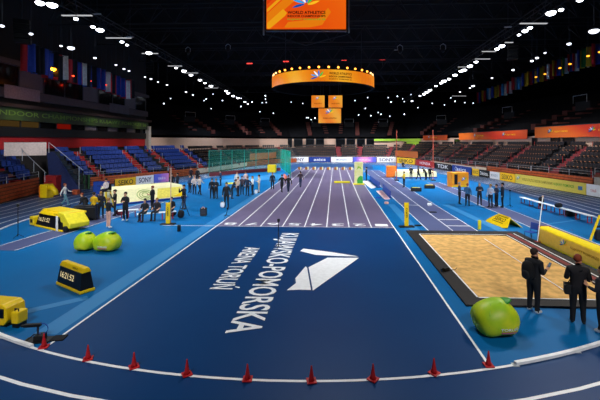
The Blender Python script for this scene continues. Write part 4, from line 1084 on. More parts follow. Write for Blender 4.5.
# leaning face: local x along, up leaning back
T = Matrix.Rotation(R(42), 4, 'X')
pts = [(-L/2, 0), (L*.36, 0), (L/2, .12), (L*.26, .82), (-L*.30, .82), (-L/2, .2)]
mb = MB(); mb.prism(pts, -.03, .0, T=T); mb.build('face_panel', M_yel, t)
mb = MB(); mb.prism([(-L/2+.1, 0), (L*.4, 0), (L*.24, .78), (-L*.28, .78)], -.03, .0, T=Matrix.Translation((0, 1.12, 0)) @ Matrix.Rotation(R(138), 4, 'X')); mb.build('rear_panel', M_yel, t)
text('lettering', 'SEIKO', L*.5, .27, M_ink, t, T @ frame((-L*.04, .48, .0), (1, 0, 0), (0, 1, 0)), .006)
mb = MB()
for z in (.70, .26): mb.box((-L*.04, z, .003), (L*.5, .035, .008), T=T)
mb.build('print_lines', M_ink, t)
# benches
def bench(a, b, label, z=.46, nleg=3, m=None):
    d = b-a; L = d.length; a = Vector((a.x, a.y, .004)); t = thing('bench', label, 'bench', a, math.atan2(d.y, d.x))
    mb = MB(); mb.box((L/2, 0, z), (L, .36, .05)); mb.build('seat_board', M_white, t, bevel=.012)
    for k in range(nleg):
        x = .2+(L-.4)*k/(nleg-1)
        mb = MB(); [mb.box((x, yy, z/2-.012), (.045, .04, z-.03)) for yy in (-.13, .13)]; mb.box((x, 0, z-.06), (.05, .30, .05)); mb.box((x, 0, .02), (.05, .32, .035)); mb.build('leg', m or M_redd, t)
def bt(px, py, z=.46): q = at(px, py, z); return Vector((q.x, q.y, 0))
bench(bt(521.5, 197.2), bt(542, 203), 'white bench with red legs, farthest of the row on the right')
bench(bt(543, 203.2), bt(563.5, 208.6), 'white bench with red legs, middle one of the row right')
bench(bt(565, 208.9), bt(592, 216.2), 'white bench with red legs, nearest of the row on the right')
bench(bt(118, 211), bt(138.5, 209.4), 'white bench with red legs in front of the cream mat, farther')
bench(bt(137, 214.3), bt(176, 211.2), 'white bench with red legs and seated people in front of cream mat', nleg=4)
def bag(px, py, z, w, d, h, label, name='sports_bag', m=None, rz=0):
    p = at(px, py, z); t = thing(name, label, 'bag', p, rz); mb = MB()
    mb.blob((0, 0, h/2), (w/2, d/2, h/2), 14, 9, p=.7); mb.build('body', m or M_dark, t, True)
    mb = MB(); mb.tube([(-w*.3, -d*.3, h*.75), (-w*.15, -d*.5, h*1.05), (w*.15, -d*.5, h*1.05), (w*.3, -d*.3, h*.75)], .02, 6); mb.build('strap', M_black, t)
    return t
bag(571, 216.5, 0.004, .75, .4, .4, 'black bag on the floor under the nearest right bench'); bag(558.5, 207.5, .49, .5, .26, .3, 'dark backpack on the middle right bench', 'backpack')
bag(541, 206.5, .004, .36, .3, .75, 'tall dark bag standing between the two farther right benches', 'backpack')
bag(171, 216, .004, .7, .4, .4, 'black bag on the floor at the right end of left bench'); bag(120, 215, .004, .5, .4, .4, 'dark bag on the floor under farther left bench', m=mat('bag_maroon', '5c2030', .7))
# marker boards
def marker(px, py, label, h=1.35, post=0):
    t = thing('marker_board', label, 'marker', g(px, py)+Vector((0, 0, .004)), R(5)); mb = MB(); mb.box((0, 0, .03), (.85, .4, .06)); mb.build('base', M_black, t, bevel=.015)
    mb = MB(); mb.box((0, 0, .06+h/2), (.24, .1, h), taper=(1.1, .8)); mb.build('board', M_yel, t, bevel=.02)
    text('lettering', 'SEIKO', h*.42, .1, M_ink, t, frame((0, -.062, h*.62), (0, 0, 1), (-1, 0, 0)), .004)
    if post:
        mb = MB(); mb.tube([(.12, .1, .06), (.14, .1, post)], .03, 8); mb.build('white_post', M_pink, t)
marker(406.5, 227, 'yellow marker board on black foot beside the right sprint line'); marker(168, 224.5, 'yellow marker board with tall white post on the left blue floor', 1.25, 3.4)
def tinybox(px, py, w, d, h, m, label, cat='marker', name='marker_block', rz=0, m2=None):
    t = thing(name, label, cat, g(px, py)+Vector((0, 0, .01)), rz); mb = MB(); mb.box((0, 0, h/2), (w, d, h)); mb.build('body', m, t, bevel=min(w, d, h)*.15)
    mb = MB(); mb.box((0, 0, h+.006), (w*.7, d*.7, .012)); mb.build('top', m2 or m, t)
    return t
tinybox(479.5, 229.5, .16, .12, .5, M_yel2, 'small yellow marker standing left of the arrow sign')
tinybox(429.5, 205.5, .3, .25, .16, M_white, 'small white block on the right runway')
tinybox(433, 212.5, .5, .2, .05, M_black, 'flat black marker on the right runway behind white block')
tinybox(418, 226, .4, .2, .05, M_black, 'flat black marker on the runway right of yellow marker')
tinybox(378.5, 198, .5, .3, .06, M_blue, 'flat blue pad beside the right sprint line')
tinybox(386.5, 204, .3, .3, .16, mat('peach', 'e0a898', .6), 'small peach block beside the right sprint line')
tinybox(179, 231.5, .16, .16, .34, M_black, 'small black cylinder box left of the sprint line')
t = thing('floor_monitor', 'black floor monitor with stand left of the sprint line', 'monitor', g(203.5, 216), R(10)); mb = MB(); mb.box((0, .05, .28), (.42, .34, .52), taper=(1, .7)); mb.build('body', M_black, t, bevel=.03)
mb = MB(); mb.tube([(-.1, -.12, .5), (-.05, -.12, .62), (.05, -.12, .62), (.1, -.12, .5)], .025, 6); mb.build('handle', mat('peach', 'e0a898'), t); mb = MB(); mb.box((0, -.1, .28), (.3, .02, .3)); mb.build('grille', M_steel, t)
def micstand(px, py, h, label, lean=0):
    t = thing('stand', label, 'stand', g(px, py)+Vector((0, 0, .008)), .4); mb = MB(); mb.tube([(0, 0, .05), (lean, 0, h)], .018, 7); mb.build('pole', M_black, t)
    for k in range(3):
        a_ = 2*PI*k/3; mb = MB(); mb.tube([(0, 0, .16), (.26*math.cos(a_), .26*math.sin(a_), .012)], .013, 6); mb.build('leg', M_black, t)
    mb = MB(); mb.box((lean, 0, h), (.12, .08, .14)); mb.build('head', M_black, t, bevel=.02); mb = MB(); mb.tube([(lean*.5, 0, h*.45), (lean*.5, 0, h*.55)], .03, 8); mb.build('clamp', M_steel, t)
micstand(278.5, 248, 1.28, 'thin black stand on the floor lettering'); micstand(18, 237.5, 1.65, 'thin black stand at left edge near the long display')
micstand(226, 217, .55, 'short black leaning stand left of the sprint line', .1); micstand(510, 207, 1.25, 'thin dark stand right of the standing officials')
# yellow cube sign
p = g(460.5, 187.5); t = thing('cube_sign', 'yellow and orange cube sign on the right infield', 'sign', p+Vector((0, .9, .004)), R(8))
mb = MB(); mb.box((0, 0, .8), (1.95, 1.2, 1.6)); mb.build('body', mat('cube_orange', 'f0a818', .5, col2='ee8a14', scale=1.2), t, bevel=.03)
mb = MB(); mb.box((-.5, -.61, .85), (.36, .03, 1.1)); mb.build('black_panel', M_black, t)
globe('emblem', .35, (.45, -.63, .8), t); mb = MB(); mb.box((0, -.61, .10), (1.9, .02, .12)); mb.build('yellow_band', M_yel, t)
# low black boxes with yellow tops
for px, py, lab in ((416, 191.2, 'low black box with yellow top, nearer one on right infield'), (429.5, 188.3, 'low black box with yellow top, farther one on right infield')):
    tinybox(px, py, 1.05, .7, .36, M_black, lab, 'box', 'low_box', R(-8), M_yel)
# inflatable column and mats on the sprint lanes
t = thing('advert_column', 'tall cream column with green swirl at right edge of lanes', 'column', g(359, 184.8)+Vector((0, 0, .01)), R(4)); mb = MB(); mb.box((0, .3, 1.35), (.95, .55, 2.55)); mb.build('body', mat('col_cream', 'dcdc88', .5, col2='e8e4b0', scale=1.5), t, bevel=.06)
mb = MB(); mb.box((0, .25, .07), (1.25, .8, .14)); mb.build('base', M_yel2, t, bevel=.03)
mb = MB(); q = [(-.2, .15), (.44, .15), (.44, .95), (.2, 1.05), (-.05, .9), (-.22, .55)]; mb.prism([(x, z) for x, z in q], 0, .015, T=Matrix.Translation((0, .02, 0)) @ Matrix.Rotation(R(90), 4, 'X')); mb.build('green_swirl', MATS['print_green'], t)
mb = MB(); q = [(-.3, 1.7), (0, 1.95), (.3, 1.75), (.2, 2.05), (-.1, 2.15)]; mb.prism(q, 0, .015, T=Matrix.Translation((0, .02, 0)) @ Matrix.Rotation(R(90), 4, 'X')); mb.build('upper_mark', M_lime, t)
tinybox(342, 183, 1.9, .5, .2, M_yel2, 'low yellow bar lying across the sprint lanes', 'bar', 'lane_bar')
# blue boards and pale mats beside the sprint lanes
def plainboard(a, b, h, m, label):
    d = b-a; L = d.length; t = thing('side_board', label, 'board', a+Vector((0, 0, .01)), math.atan2(d.y, d.x)); mb = MB(); mb.box((L/2, 0, h/2), (L, .06, h)); mb.build('panel', m, t, bevel=.01)
    for x in (.15, L-.15): mb = MB(); mb.box((x, 0, .02), (.06, .4, .04)); mb.build('foot', M_steel, t)
plainboard(g(370, 180.2), g(379.5, 188), .6, M_blue, 'blue side board beside the right sprint line, farther one'); plainboard(g(383, 190.3), g(390.5, 198.3), .62, M_blue, 'blue side board beside the right sprint line, nearer one')
def flatmat(pts, m, label, h=.05):
    c = sum(pts, Vector((0, 0, 0)))/len(pts); t = thing('floor_mat', label, 'mat', c+Vector((0, 0, .01))); mb = MB(); mb.prism([(p.x-c.x, p.y-c.y) for p in pts], 0, h); mb.build('pad', m, t, bevel=.01)
    mb = MB(); q = [(p.x-c.x, p.y-c.y) for p in pts]; mb.tube([(*p, h) for p in q]+[(*q[0], h)], .012, 5); mb.build('piping', M_white, t)
M_matp = mat('mat_pink', 'd8b0b4', .6)
flatmat([g(376, 191.5), g(382, 191), g(390, 199.5), g(385, 200)], M_matp, 'pale pink floor mat beside the nearer blue side board')
flatmat([g(362, 181.5), g(368, 181), g(376, 187.5), g(371, 189)], M_wht, 'pale floor mat beside the farther blue side board')
# lane boxes at the far start line
for k in range(8):
    p = Vector((SX0+LW*(k+.5), 66.6, .01))
    t = thing('starting_block', 'lane %s start block with white panels and orange box at far end' % ['one', 'two', 'three', 'four', 'five', 'six', 'seven', 'eight'][k], 'starting block', p, 0, 'start blocks in the sprint lanes')
    mb = MB(); mb.box((-.1, 0, .25), (.42, .3, .46)); mb.build('orange_box', mat('block_brown', 'a06438', .6), t, bevel=.02); mb = MB()
    mb.box((.22, -.05, .26), (.2, .25, .5)); mb.build('white_panel', M_cream, t, bevel=.02)
    mb = MB(); mb.box((0, -.5, .03), (.1, .8, .04)); mb.build('rail', M_steel, t)
# landing mats
def landing(a, b, depth, h, label, m_face, arts, mtop, back=True):
    d = b-a; L = d.length; t = thing('landing_mat', label, 'landing mat', a+Vector((0, 0, .01)), math.atan2(d.y, d.x))
    mb = MB(); mb.box((L/2, depth/2, .08), (L, depth, .16)); mb.build('base_mat', M_blue, t, bevel=.03)
    mb = MB(); mb.box((L/2, depth/2, .16+(h-.16)/2), (L-.06, depth-.06, h-.16), taper=(.99, .97)); mb.build('cushion', m_face, t, bevel=.06)
    mb = MB(); mb.box((L/2, depth/2, h+.012), (L*.96, depth*.94, .025)); mb.build('top_cover', mtop, t, bevel=.01)
    for nm, m, fn in arts:
        mb = MB(); fn(mb, L, h); mb.build(nm, m, t)
    return t
SL = Matrix(((1, 0, 0, 0), (0, .8, -.6, 0), (0, .6, .8, 0), (0, 0, 0, 1)))
def slope(h): # printed sloping front: x along, y up the slope
    return frame((0, -.008, .16), (1, 0, 0), Vector((0, 1.0, h-.16)))
def rings(mb, L, h):
    T = slope(h)
    for r in (.2, .36, .52): mb.tube([T @ Vector((L*.42+r*math.cos(k*.35)*1.2, .62+r*math.sin(k*.35), .012)) for k in range(19)], .03, 5)
def patch(mb, L, h): mb.prism([(L*.56, .1), (L*.96, .1), (L*.96, 1.15), (L*.62, 1.15)], 0, .015, T=slope(h))
def swoosh(mb, L, h): mb.prism([(L*.80, .12), (L*.97, .12), (L*.97, .6)], .016, .03, T=slope(h))
def landing_wedge(a, b, depth, h, label, m_face, arts):
    d = b-a; L = d.length; t = thing('landing_mat', label, 'landing mat', a+Vector((0, 0, .01)), math.atan2(d.y, d.x))
    mb = MB(); mb.box((L/2, depth/2, .08), (L, depth, .16)); mb.build('base_mat', M_blue, t, bevel=.03)
    mb = MB(); mb.prism([(0, .16), (depth, .16), (depth, h), (1.0, h)], 0, L, T=Matrix(((0, 0, 1, 0), (1, 0, 0, 0), (0, 1, 0, 0), (0, 0, 0, 1)))); mb.build('cushion', m_face, t, bevel=.03)
    for nm, m, fn in arts:
        mb = MB(); fn(mb, L, h); mb.build(nm, m, t)
a, b = g(114, 206.2), g(187, 198.2)
landing_wedge(a, b, 3.6, 1.12, 'large cream and yellow landing mat with green rings on the left infield', M_cream, [('green_rings', mat('ring_green', 'a8c070', .6), rings), ('yellow_patch', mat('patch_yellow', 'e8d860', .5), patch), ('gold_corner', M_yel, swoosh)])
a, b = g(397.5, 178.5), g(437.5, 178.2)
landing(a, b, 4.6, .85, 'cream vault landing mat with people on the far right infield', M_cream, [], mat('mat_topcream', 'e8e0a8', .6))
p = g(391.5, 177.5); tinybox(391.3, 177.3, 1.4, .8, 1.6, M_orange, 'orange and yellow box at the left end of vault mat', 'box', 'orange_box', 0, M_yel)
for px, lab in ((396.6, 'tall orange vault upright at the left of far mat'), (433, 'tall orange vault upright at the right of far mat')):
    p = g(px, 180.5)+Vector((0, 0, .01)); t = thing('vault_upright', lab, 'upright', p); mb = MB(); mb.box((0, 0, .06), (.5, .9, .12)); mb.build('base', M_steel, t); mb = MB(); mb.tube([(0, 0, .12), (0, 0, 6.5)], .05, 8); mb.build('post', mat('upright_orange', 'b4503c', .5), t)
    mb = MB(); mb.tube([(0, 0, 3.9), (.3 if px < 420 else -.3, 0, 3.9)], .04, 6); mb.build('bar_arm', M_steel, t)
# throwing cage
t = thing('throwing_cage', 'teal net cage with red base wall at the far left', 'cage', (0, 0, .01))
cp = [g(209, 180), g(209, 176.5), g(232, 174.2), g(256, 172.3), g(280.5, 170.8)]; cs = [g(281, 171), g(290.5, 178)]
for nm, q in (('back_net', cp), ('side_net', cs)):
    mb = MB(); mb.wall(q, .45, 3.65, .01); mb.build(nm, M_net if nm == 'back_net' else mesh_screen('teal_net_dense', '14806e', .6), t)
for p in cp[1:]+[cs[1]]+[cp[1].lerp(cp[2], .5), cp[2].lerp(cp[3], .5), cp[3].lerp(cp[4], .5), cs[0].lerp(cs[1], .5)]:
    mb = MB(); mb.tube([(p.x, p.y, 0), (p.x, p.y, 3.75)], .05, 7); mb.build('post', mat('cage_post', '2c7c74', .5), t)
mb = MB(); mb.tube([(*p[:2], 3.68) for p in cp[1:]], .035, 6); mb.tube([(*p[:2], 3.68) for p in cs], .035, 6); mb.build('top_rail', MATS['cage_post'], t)
mb = MB(); mb.wall(cp[1:], 0, .55, .14); mb.build('base_wall', mat('cage_maroon', '6c1c2c', .6), t)
mb = MB(); q = [g(212, 181), g(282, 173.5), g(284, 178.5), g(225, 183)]; mb.poly([(p.x, p.y) for p in q], .006); mb.build('throwing_sector', M_pale, FLOOR)
mb = MB(); mb.box((0, 0, 0), (1, 1, 1))
tinybox(272, 172.5, 1.4, .6, 1.25, M_yel, 'yellow box sign inside the net cage', 'box', 'yellow_box')
p = g(287.5, 179); t = thing('low_barrier', 'low orange barrier at foot of the tall net panel', 'barrier', p+Vector((0, 0, .01)), rot_to(cs[0], cs[1])); mb = MB(); mb.box((-.6, -.25, .28), (3.0, .12, .5)); mb.build('panel', mat('barrier_orange', 'd86c4c', .5), t, bevel=.02)
for x in (-1.6, .4): mb = MB(); mb.box((x, -.25, .02), (.08, .5, .04)); mb.build('foot', M_steel, t)
t = thing('table', 'low table with pale yellow cloth among the group on the left', 'table', g(231.5, 190)+Vector((0, 0, .004))); mb = MB(); mb.lathe([(.62, .66), (.66, .70), (.64, .72)], 20); mb.build('table_top', M_yel2, t)
for s in (-1, 1):
    for u in (-1, 1): mb = MB(); mb.tube([(s*.35, u*.35, 0), (s*.35, u*.35, .66)], .025, 6); mb.build('leg', M_steel, t)
# high chair
p = g(106, 207)+Vector((0, 0, .004)); t = thing('umpire_chair', 'high judge chair with yellow legs left of cream mat', 'chair', p, R(-15))
mb = MB(); mb.box((0, 0, 1.2), (.5, .5, .06)); mb.build('seat', M_black, t, bevel=.02); mb = MB(); mb.box((0, .26, 1.5), (.5, .05, .5)); mb.build('backrest', M_black, t, bevel=.02)
for s in (-1, 1):
    for u in (-1, 1): mb = MB(); mb.tube([(s*.34, u*.4, 0), (s*.2, u*.2, 1.18)], .045, 7); mb.build('leg', M_yel, t)
mb = MB(); mb.box((0, -.42, .45), (.5, .2, .05)); mb.build('foot_rest', M_yel, t); mb = MB(); mb.box((-.62, .1, .95), (.5, .1, .4)); mb.build('blue_side_board', M_blue, t)

# ------------------------------------------------------------------ people
HAIRS = {'brown': '2c1c14', 'black': '100c0a', 'blond': '9a7438', 'grey': '8a8480', 'red': '7c3418', 'cap': '14161c', 'bald': None, 'white': 'd8d4cc'}
ARMS = {'down': [(.06, -.02, -.28), (.07, .05, -.52), (.06, .09, -.62)],
        'front': [(.07, .03, -.27), (.0, .25, -.24), (-.05, .33, -.20)],
        'phone': [(.05, .02, -.28), (.0, .25, -.20), (-.02, .34, -.15)],
        'hips': [(.20, -.06, -.24), (.05, .06, -.42), (-.02, .10, -.43)],
        'camera': [(.12, .17, -.20), (-.02, .27, .10), (-.06, .31, .17)],
        'cross': [(.07, .06, -.25), (-.10, .20, -.20), (-.20, .20, -.17)],
        'swing': [(.07, .16, -.24), (.06, .36, -.30), (.05, .44, -.26)],
        'back': [(.08, -.16, -.24), (.09, -.20, -.48), (.09, -.18, -.58)],
        'lap': [(.07, .06, -.27), (.02, .28, -.34), (-.02, .36, -.36)]}
PERSON_N = [0]
def person(label, p, face, top, pants, arms=('down', 'down'), legs='stand', h=1.75, hair='brown', lean=0., short=False, bare_arms=False, shoes='16181c', near=False, turn=0., seat=.46, skirtcol=None, skin='c89478'):
    PERSON_N[0] += 1
    root = thing('person', label, 'person', p, R(face)); s = h/1.75
    V = []; E = []; RD = []; SEG = []
    def nd(co, r, par=None, grp=None):
        V.append(Vector(co)); RD.append(r if isinstance(r, tuple) else (r, r)); i = len(V)-1
        if par is not None: E.append((par, i)); SEG.append((par, i, grp))
        return i
    zp = .93 if legs != 'sit' else seat+.12
    M = Matrix.Translation((0, 0, zp)) @ Matrix.Rotation(-lean, 4, 'X') @ Matrix.Translation((0, 0, -zp))
    dz = zp-.93
    def U(x, y, z): return M @ Vector((x, y, z+dz))
    pel = nd((0, 0, zp), (.165, .125)); wa = nd(U(0, 0, 1.10), (.15, .11), pel, 'top'); ch = nd(U(0, .0, 1.30), (.185, .125), wa, 'top')
    ub = nd(U(0, -.01, 1.42), (.13, .085), ch, 'top'); nk = nd(U(0, 0, 1.49), (.06, .06), ub, 'head')
    ht = Matrix.Rotation(turn, 4, 'Z')
    def Hd(x, y, z): q = ht @ Vector((x, y, 0)); return U(q.x, q.y, z)
    h1 = nd(Hd(0, .025, 1.56), (.072, .08), nk, 'head'); h2 = nd(Hd(0, .02, 1.645), (.083, .098), h1, 'head'); h3 = nd(Hd(0, .012, 1.72), (.07, .082), h2, 'head')
    hands = []
    for sd, nm in ((-1, arms[0]), (1, arms[1])):
        sh0 = U(sd*.185, -.005, 1.395); a = ARMS[nm]
        q = [sh0+(M.to_3x3() @ Vector((sd*o[0], o[1], o[2]))) for o in a]
        s0 = nd(sh0, .075, ub, 'top'); el = nd(q[0], .055, s0, 'top'); wr = nd(q[1], .038, el, 'fore')
        ha = nd(q[2], (.036, .045) if not near else (.03, .042), wr, 'hand'); hands.append((sd, q[1], q[2]))
    for sd in (-1, 1):
        if legs == 'stand': hp, kn, an, to = (sd*.095, 0, .88), (sd*.105, .015, .50), (sd*.115, -.02, .09), (sd*.14, .15, .045)
        elif legs == 'wide': hp, kn, an, to = (sd*.10, 0, .87), (sd*.15, .03, .49), (sd*.19, -.02, .09), (sd*.23, .14, .045)
        elif legs == 'walk':
            hp, kn, an, to = ((sd*.09, .02, .88), (sd*.09, .20, .50), (sd*.09, .26, .10), (sd*.09, .42, .055)) if sd > 0 else ((sd*.09, -.02, .88), (sd*.09, -.04, .48), (sd*.09, -.28, .14), (sd*.09, -.17, .05))
        elif legs == 'sit': hp, kn, an, to = (sd*.10, .08, zp-.02), (sd*.12, .42, zp-.03), (sd*.12, .44, .09), (sd*.13, .60, .045)
        h_ = nd(hp, .105, pel, 'pants'); k_ = nd(kn, .068, h_, 'pants'); a_ = nd(an, .048, k_, 'calf'); t_ = nd(to, (.042, .036), a_, 'shoe'); he = nd((an[0], an[1]-.05, .045), .034, a_, 'shoe')
    if near:
        fat = {i: 1.16 for a, b, gp in SEG for i in (a, b) if gp in ('pants', 'top', 'calf')}; RD = [(a*fat.get(i, 1) if i not in (4, 5, 6, 7) else a, b*fat.get(i, 1) if i not in (4, 5, 6, 7) else b) for i, (a, b) in enumerate(RD)]
    V = [v*s for v in V]; RD = [(a*s, b*s) for a, b in RD]
    me = bpy.data.meshes.new('sk'); me.from_pydata([tuple(v) for v in V], E, []); o = bpy.data.objects.new('sk', me); COL.objects.link(o)
    sk = o.modifiers.new('skin', 'SKIN'); sk.use_smooth_shade = True
    for i, r in enumerate(RD): me.skin_vertices[0].data[i].radius = r
    me.skin_vertices[0].data[0].use_root = True
    sb = o.modifiers.new('sub', 'SUBSURF'); sb.levels = 2 if near else 1; sb.render_levels = sb.levels
    bpy.context.view_layer.update()
    bm = bpy.data.meshes.new_from_object(o.evaluated_get(bpy.context.evaluated_depsgraph_get())); bpy.data.objects.remove(o)
    bm.materials.clear()
    mt = mat('cloth_'+top, top, .8, noise=.12); mp = mat('cloth_'+pants, pants, .8, noise=.12); msk = mat('skin_'+skin, skin, .55, noise=.05); msh = mat('shoe_'+shoes, shoes, .6)
    for m in (mt, mp, msk, msh): bm.materials.append(m)
    gm = {'top': 0, 'pants': 1, 'head': 2, 'hand': 2, 'fore': 2 if bare_arms else 0, 'calf': 2 if short else 1, 'shoe': 3}
    for pl in bm.polygons:
        c = pl.center; best = (9, 'top')
        for a, b, grp in SEG:
            A, B = V[a], V[b]; d = B-A; u = max(0, min(1, (c-A).dot(d)/max(1e-9, d.length_squared))); rr = (sum(RD[a])*(1-u)+sum(RD[b])*u)/2
            e = (c-(A+d*u)).length-rr
            if e < best[0]: best = (e, grp)
        mi = gm[best[1]]
        if best[1] == 'top' and c.z < (zp+.04)*s and legs != 'sit': mi = 1
        pl.material_index = mi; pl.use_smooth = True
    bm.name = 'body'
    hm = MB()
    # head details, fingers: appended to the same body mesh
    if near:
        nose = Hd(0, .125, 1.625)*s; hm.blob(nose, (.014, .022, .024), 8, 6, mi=2)
        for sd in (-1, 1): hm.blob(Hd(sd*.083, .01, 1.635)*s, (.012, .022, .034), 8, 6, mi=2)
        hm.blob(Hd(0, .108, 1.585)*s, (.026, .010, .008), 8, 5, mi=2)
        for sd, w, hd in hands:
            d = (hd-w).normalized(); sidev = Vector((0, 0, 1)).cross(d); sidev = sidev.normalized() if sidev.length > .2 else Vector((1, 0, 0))
            curl = d.cross(sidev)*(1 if d.cross(sidev).y > 0 or abs(d.z) < .6 else -1)
            if abs(d.z) < .6: curl = Vector((0, 0, 1))
            for k, ln in enumerate((.072, .082, .078, .062)):
                b0 = hd+sidev*(k-1.5)*.019; b1 = b0+d*ln*.5+curl*.012; b2 = b1+d*ln*.28+curl*.028; b3 = b2+d*ln*.1+curl*.026
                hm.tube([v*s for v in (b0, b1, b2, b3)], .0098*s, 7, 2, r2=.0072*s)
            b0 = w.lerp(hd, .55)-sidev*sd*.03; b1 = b0-sidev*sd*.03+d*.03+curl*.012; b2 = b1+d*.034+curl*.012
            hm.tube([v*s for v in (b0, b1, b2)], .0112*s, 7, 2, r2=.008*s)
    if hm.v:
        nb = MB(); nb.v = [v.co.copy() for v in bm.vertices]+hm.v; o0 = len(bm.vertices)
        nb.f = [list(p.vertices) for p in bm.polygons]+[[i+o0 for i in f] for f in hm.f]; nb.m = [p.material_index for p in bm.polygons]+hm.m
        body = nb.build('body', [mt, mp, msk, msh], root, True)
    else:
        body = bpy.data.objects.new('body', bm); COL.objects.link(body); body.parent = root
    if HAIRS[hair]:
        hc = Hd(0, -.008, 1.665)*s; mb = MB()
        def hf(q):
            y = q.y
            if q.z < 0 and y > 0: q = Vector((q.x*.9, y*.45, q.z*.25))
            return q
        mb.blob((0, 0, 0), (.092*s, .112*s, .108*s), 12, 8, f=hf); hob = mb.build('cap' if hair == 'cap' else 'hair', mat('hair_'+hair, HAIRS[hair], .75), root, True)
        hob.location = hc+Vector((0, 0, .012)); hob.rotation_euler = (-lean, 0, turn)
    if near:
        for sd in (-1, 1):
            mb = MB(); mb.blob(Hd(sd*.034, .112, 1.655)*s, (.012, .007, .008), 8, 6); mb.build('eye', mat('eye_white', 'e8e4dc', .3), root, True)
    root['_h'] = h; del root['_h']
    return root, s, hands
Z4 = Vector((0, 0, .004))
def PP(label, px, py, face, top, pants, **k): return person(label, g(px, py)+Z4, face, top, pants, **k)
BL = '14161d'; NV = '1a2440'
# near right
person('person in black jacket and backpack looking at phone, beside sand pit', g(533.5, 312.5)+Z4, -62, '12141b', '0f1118', arms=('front', 'phone'), h=1.84, hair='brown', near=True, lean=.05, shoes='d8d4d0', turn=-.2)
c = g(533.5, 312.5); fd = Vector((math.sin(R(62)), math.cos(R(62)), 0)); sdv = Vector((fd.y, -fd.x, 0))
t = thing('backpack', 'black backpack worn by the person holding a phone', 'bag', c+Vector((0, 0, 1.02)), R(-62)); mb = MB(); mb.blob((0, -.25, .24), (.17, .12, .27), 14, 10, p=.75); mb.build('body', mat('pack_black', '0c0d12', .85), t, True)
mb = MB(); mb.blob((0, -.34, .14), (.12, .06, .13), 12, 8, p=.75); mb.build('front_pocket', M_dark, t, True)
for sx in (-.12, .12): mb = MB(); mb.tube([(sx, -.17, .44), (sx, .05, .46), (sx, .16, .32), (sx, .12, .05), (sx, -.15, .02)], .014, 6); mb.build('strap', M_black, t)
t = thing('phone', 'phone held in the right hand of the person beside the pit', 'phone', c+fd*.42+sdv*.2+Vector((0, 0, 1.38)), R(-62)); mb = MB(); mb.box((0, 0, 0), (.075, .012, .15), T=Matrix.Rotation(R(-35), 4, 'X')); mb.build('body', M_black, t, bevel=.004)
mb = MB(); mb.box((0, -.008, 0), (.066, .003, .135), T=Matrix.Rotation(R(-35), 4, 'X')); mb.build('screen', emis('phone_glow', '8ca0b8', .25), t)
person('tall person in black with bag at hip seen from behind on right', g(578, 324)+Z4, -25, '15131a', '0e0f15', arms=('front', 'front'), h=1.86, hair='red', near=True, lean=.04, shoes='2a2c34', turn=-.5, skin='b87860')
t = thing('shoulder_bag', 'black camera bag hanging at the tall person hip', 'bag', g(578, 324)+Vector((-.32, -.06, .86)), R(-25)); mb = MB(); mb.box((0, 0, .12), (.16, .26, .24)); mb.build('body', M_dark, t, bevel=.03); mb = MB(); mb.box((0, 0, .25), (.17, .27, .03)); mb.build('flap', M_black, t, bevel=.01)
mb = MB(); mb.tube([(.02, .1, .24), (.16, .14, .5), (.36, .05, .66)], .012, 6); mb.build('strap', M_black, t)
person('person in dark clothes half cut off at the right edge', g(603, 333)+Z4, 30, '1c1c26', '12141a', arms=('front', 'front'), h=1.72, hair='brown', near=True, shoes='c8c8cc')
# right officials
PP('official in dark vest, leftmost of the standing group on right', 459.5, 204.5, -100, '22304c', BL, arms=('down', 'front'), hair='grey')
PP('official in blue shirt facing away in the right group', 467.5, 206.5, -20, '2c5c84', '141824', hair='red', arms=('front', 'down'))
PP('official in dark suit standing alone in middle of right group', 479.5, 205.5, 170, '1c2434', '12151c', arms=('cross', 'cross'), hair='grey')
PP('official in white and blue top in the right group', 490.5, 207.5, 130, 'b4bcd0', '18202e', arms=('front', 'down'), hair='blond')
PP('official in navy jacket behind the tall one in right group', 496.5, 206.8, 100, '243048', BL, arms=('front', 'front'), hair='brown', h=1.7)
PP('tall official in dark jacket, rightmost of the right group', 502.5, 207.8, 70, '182234', '0f1218', arms=('down', 'front'), hair='black', h=1.86)
# far right
PP('person in yellow top standing before the vault mat', 404, 187.6, 60, 'c8a818', '1e2430', arms=('front', 'front'), hair='brown')
PP('dark clothed person, leftmost of those by vault mat', 411, 179.4, 180, '1c1c20', '14141a', hair='black')
PP('dark clothed walker in the middle before the vault mat', 418.3, 179.8, -90, '2c2420', '1c1c24', legs='walk', arms=('swing', 'back'), hair='black')
PP('person bending over in front of the vault mat right end', 426, 180, 40, '16181c', '101216', lean=.75, arms=('front', 'front'), hair='black')
PP('dark clothed person at the right end of vault mat', 430.2, 180.2, 160, '1a1c22', '121318', arms=('hips', 'down'), hair='brown')
PP('person in dark top standing right of the cream column', 366.5, 181, 90, '1c2230', '141a28', arms=('front', 'front'), hair='black')
person('person in black sitting on the vault mat', g(403, 173)+Vector((0, 0, .90)), 190, '181a20', '10141c', legs='sit', seat=.12, arms=('lap', 'lap'), hair='black', h=1.7)
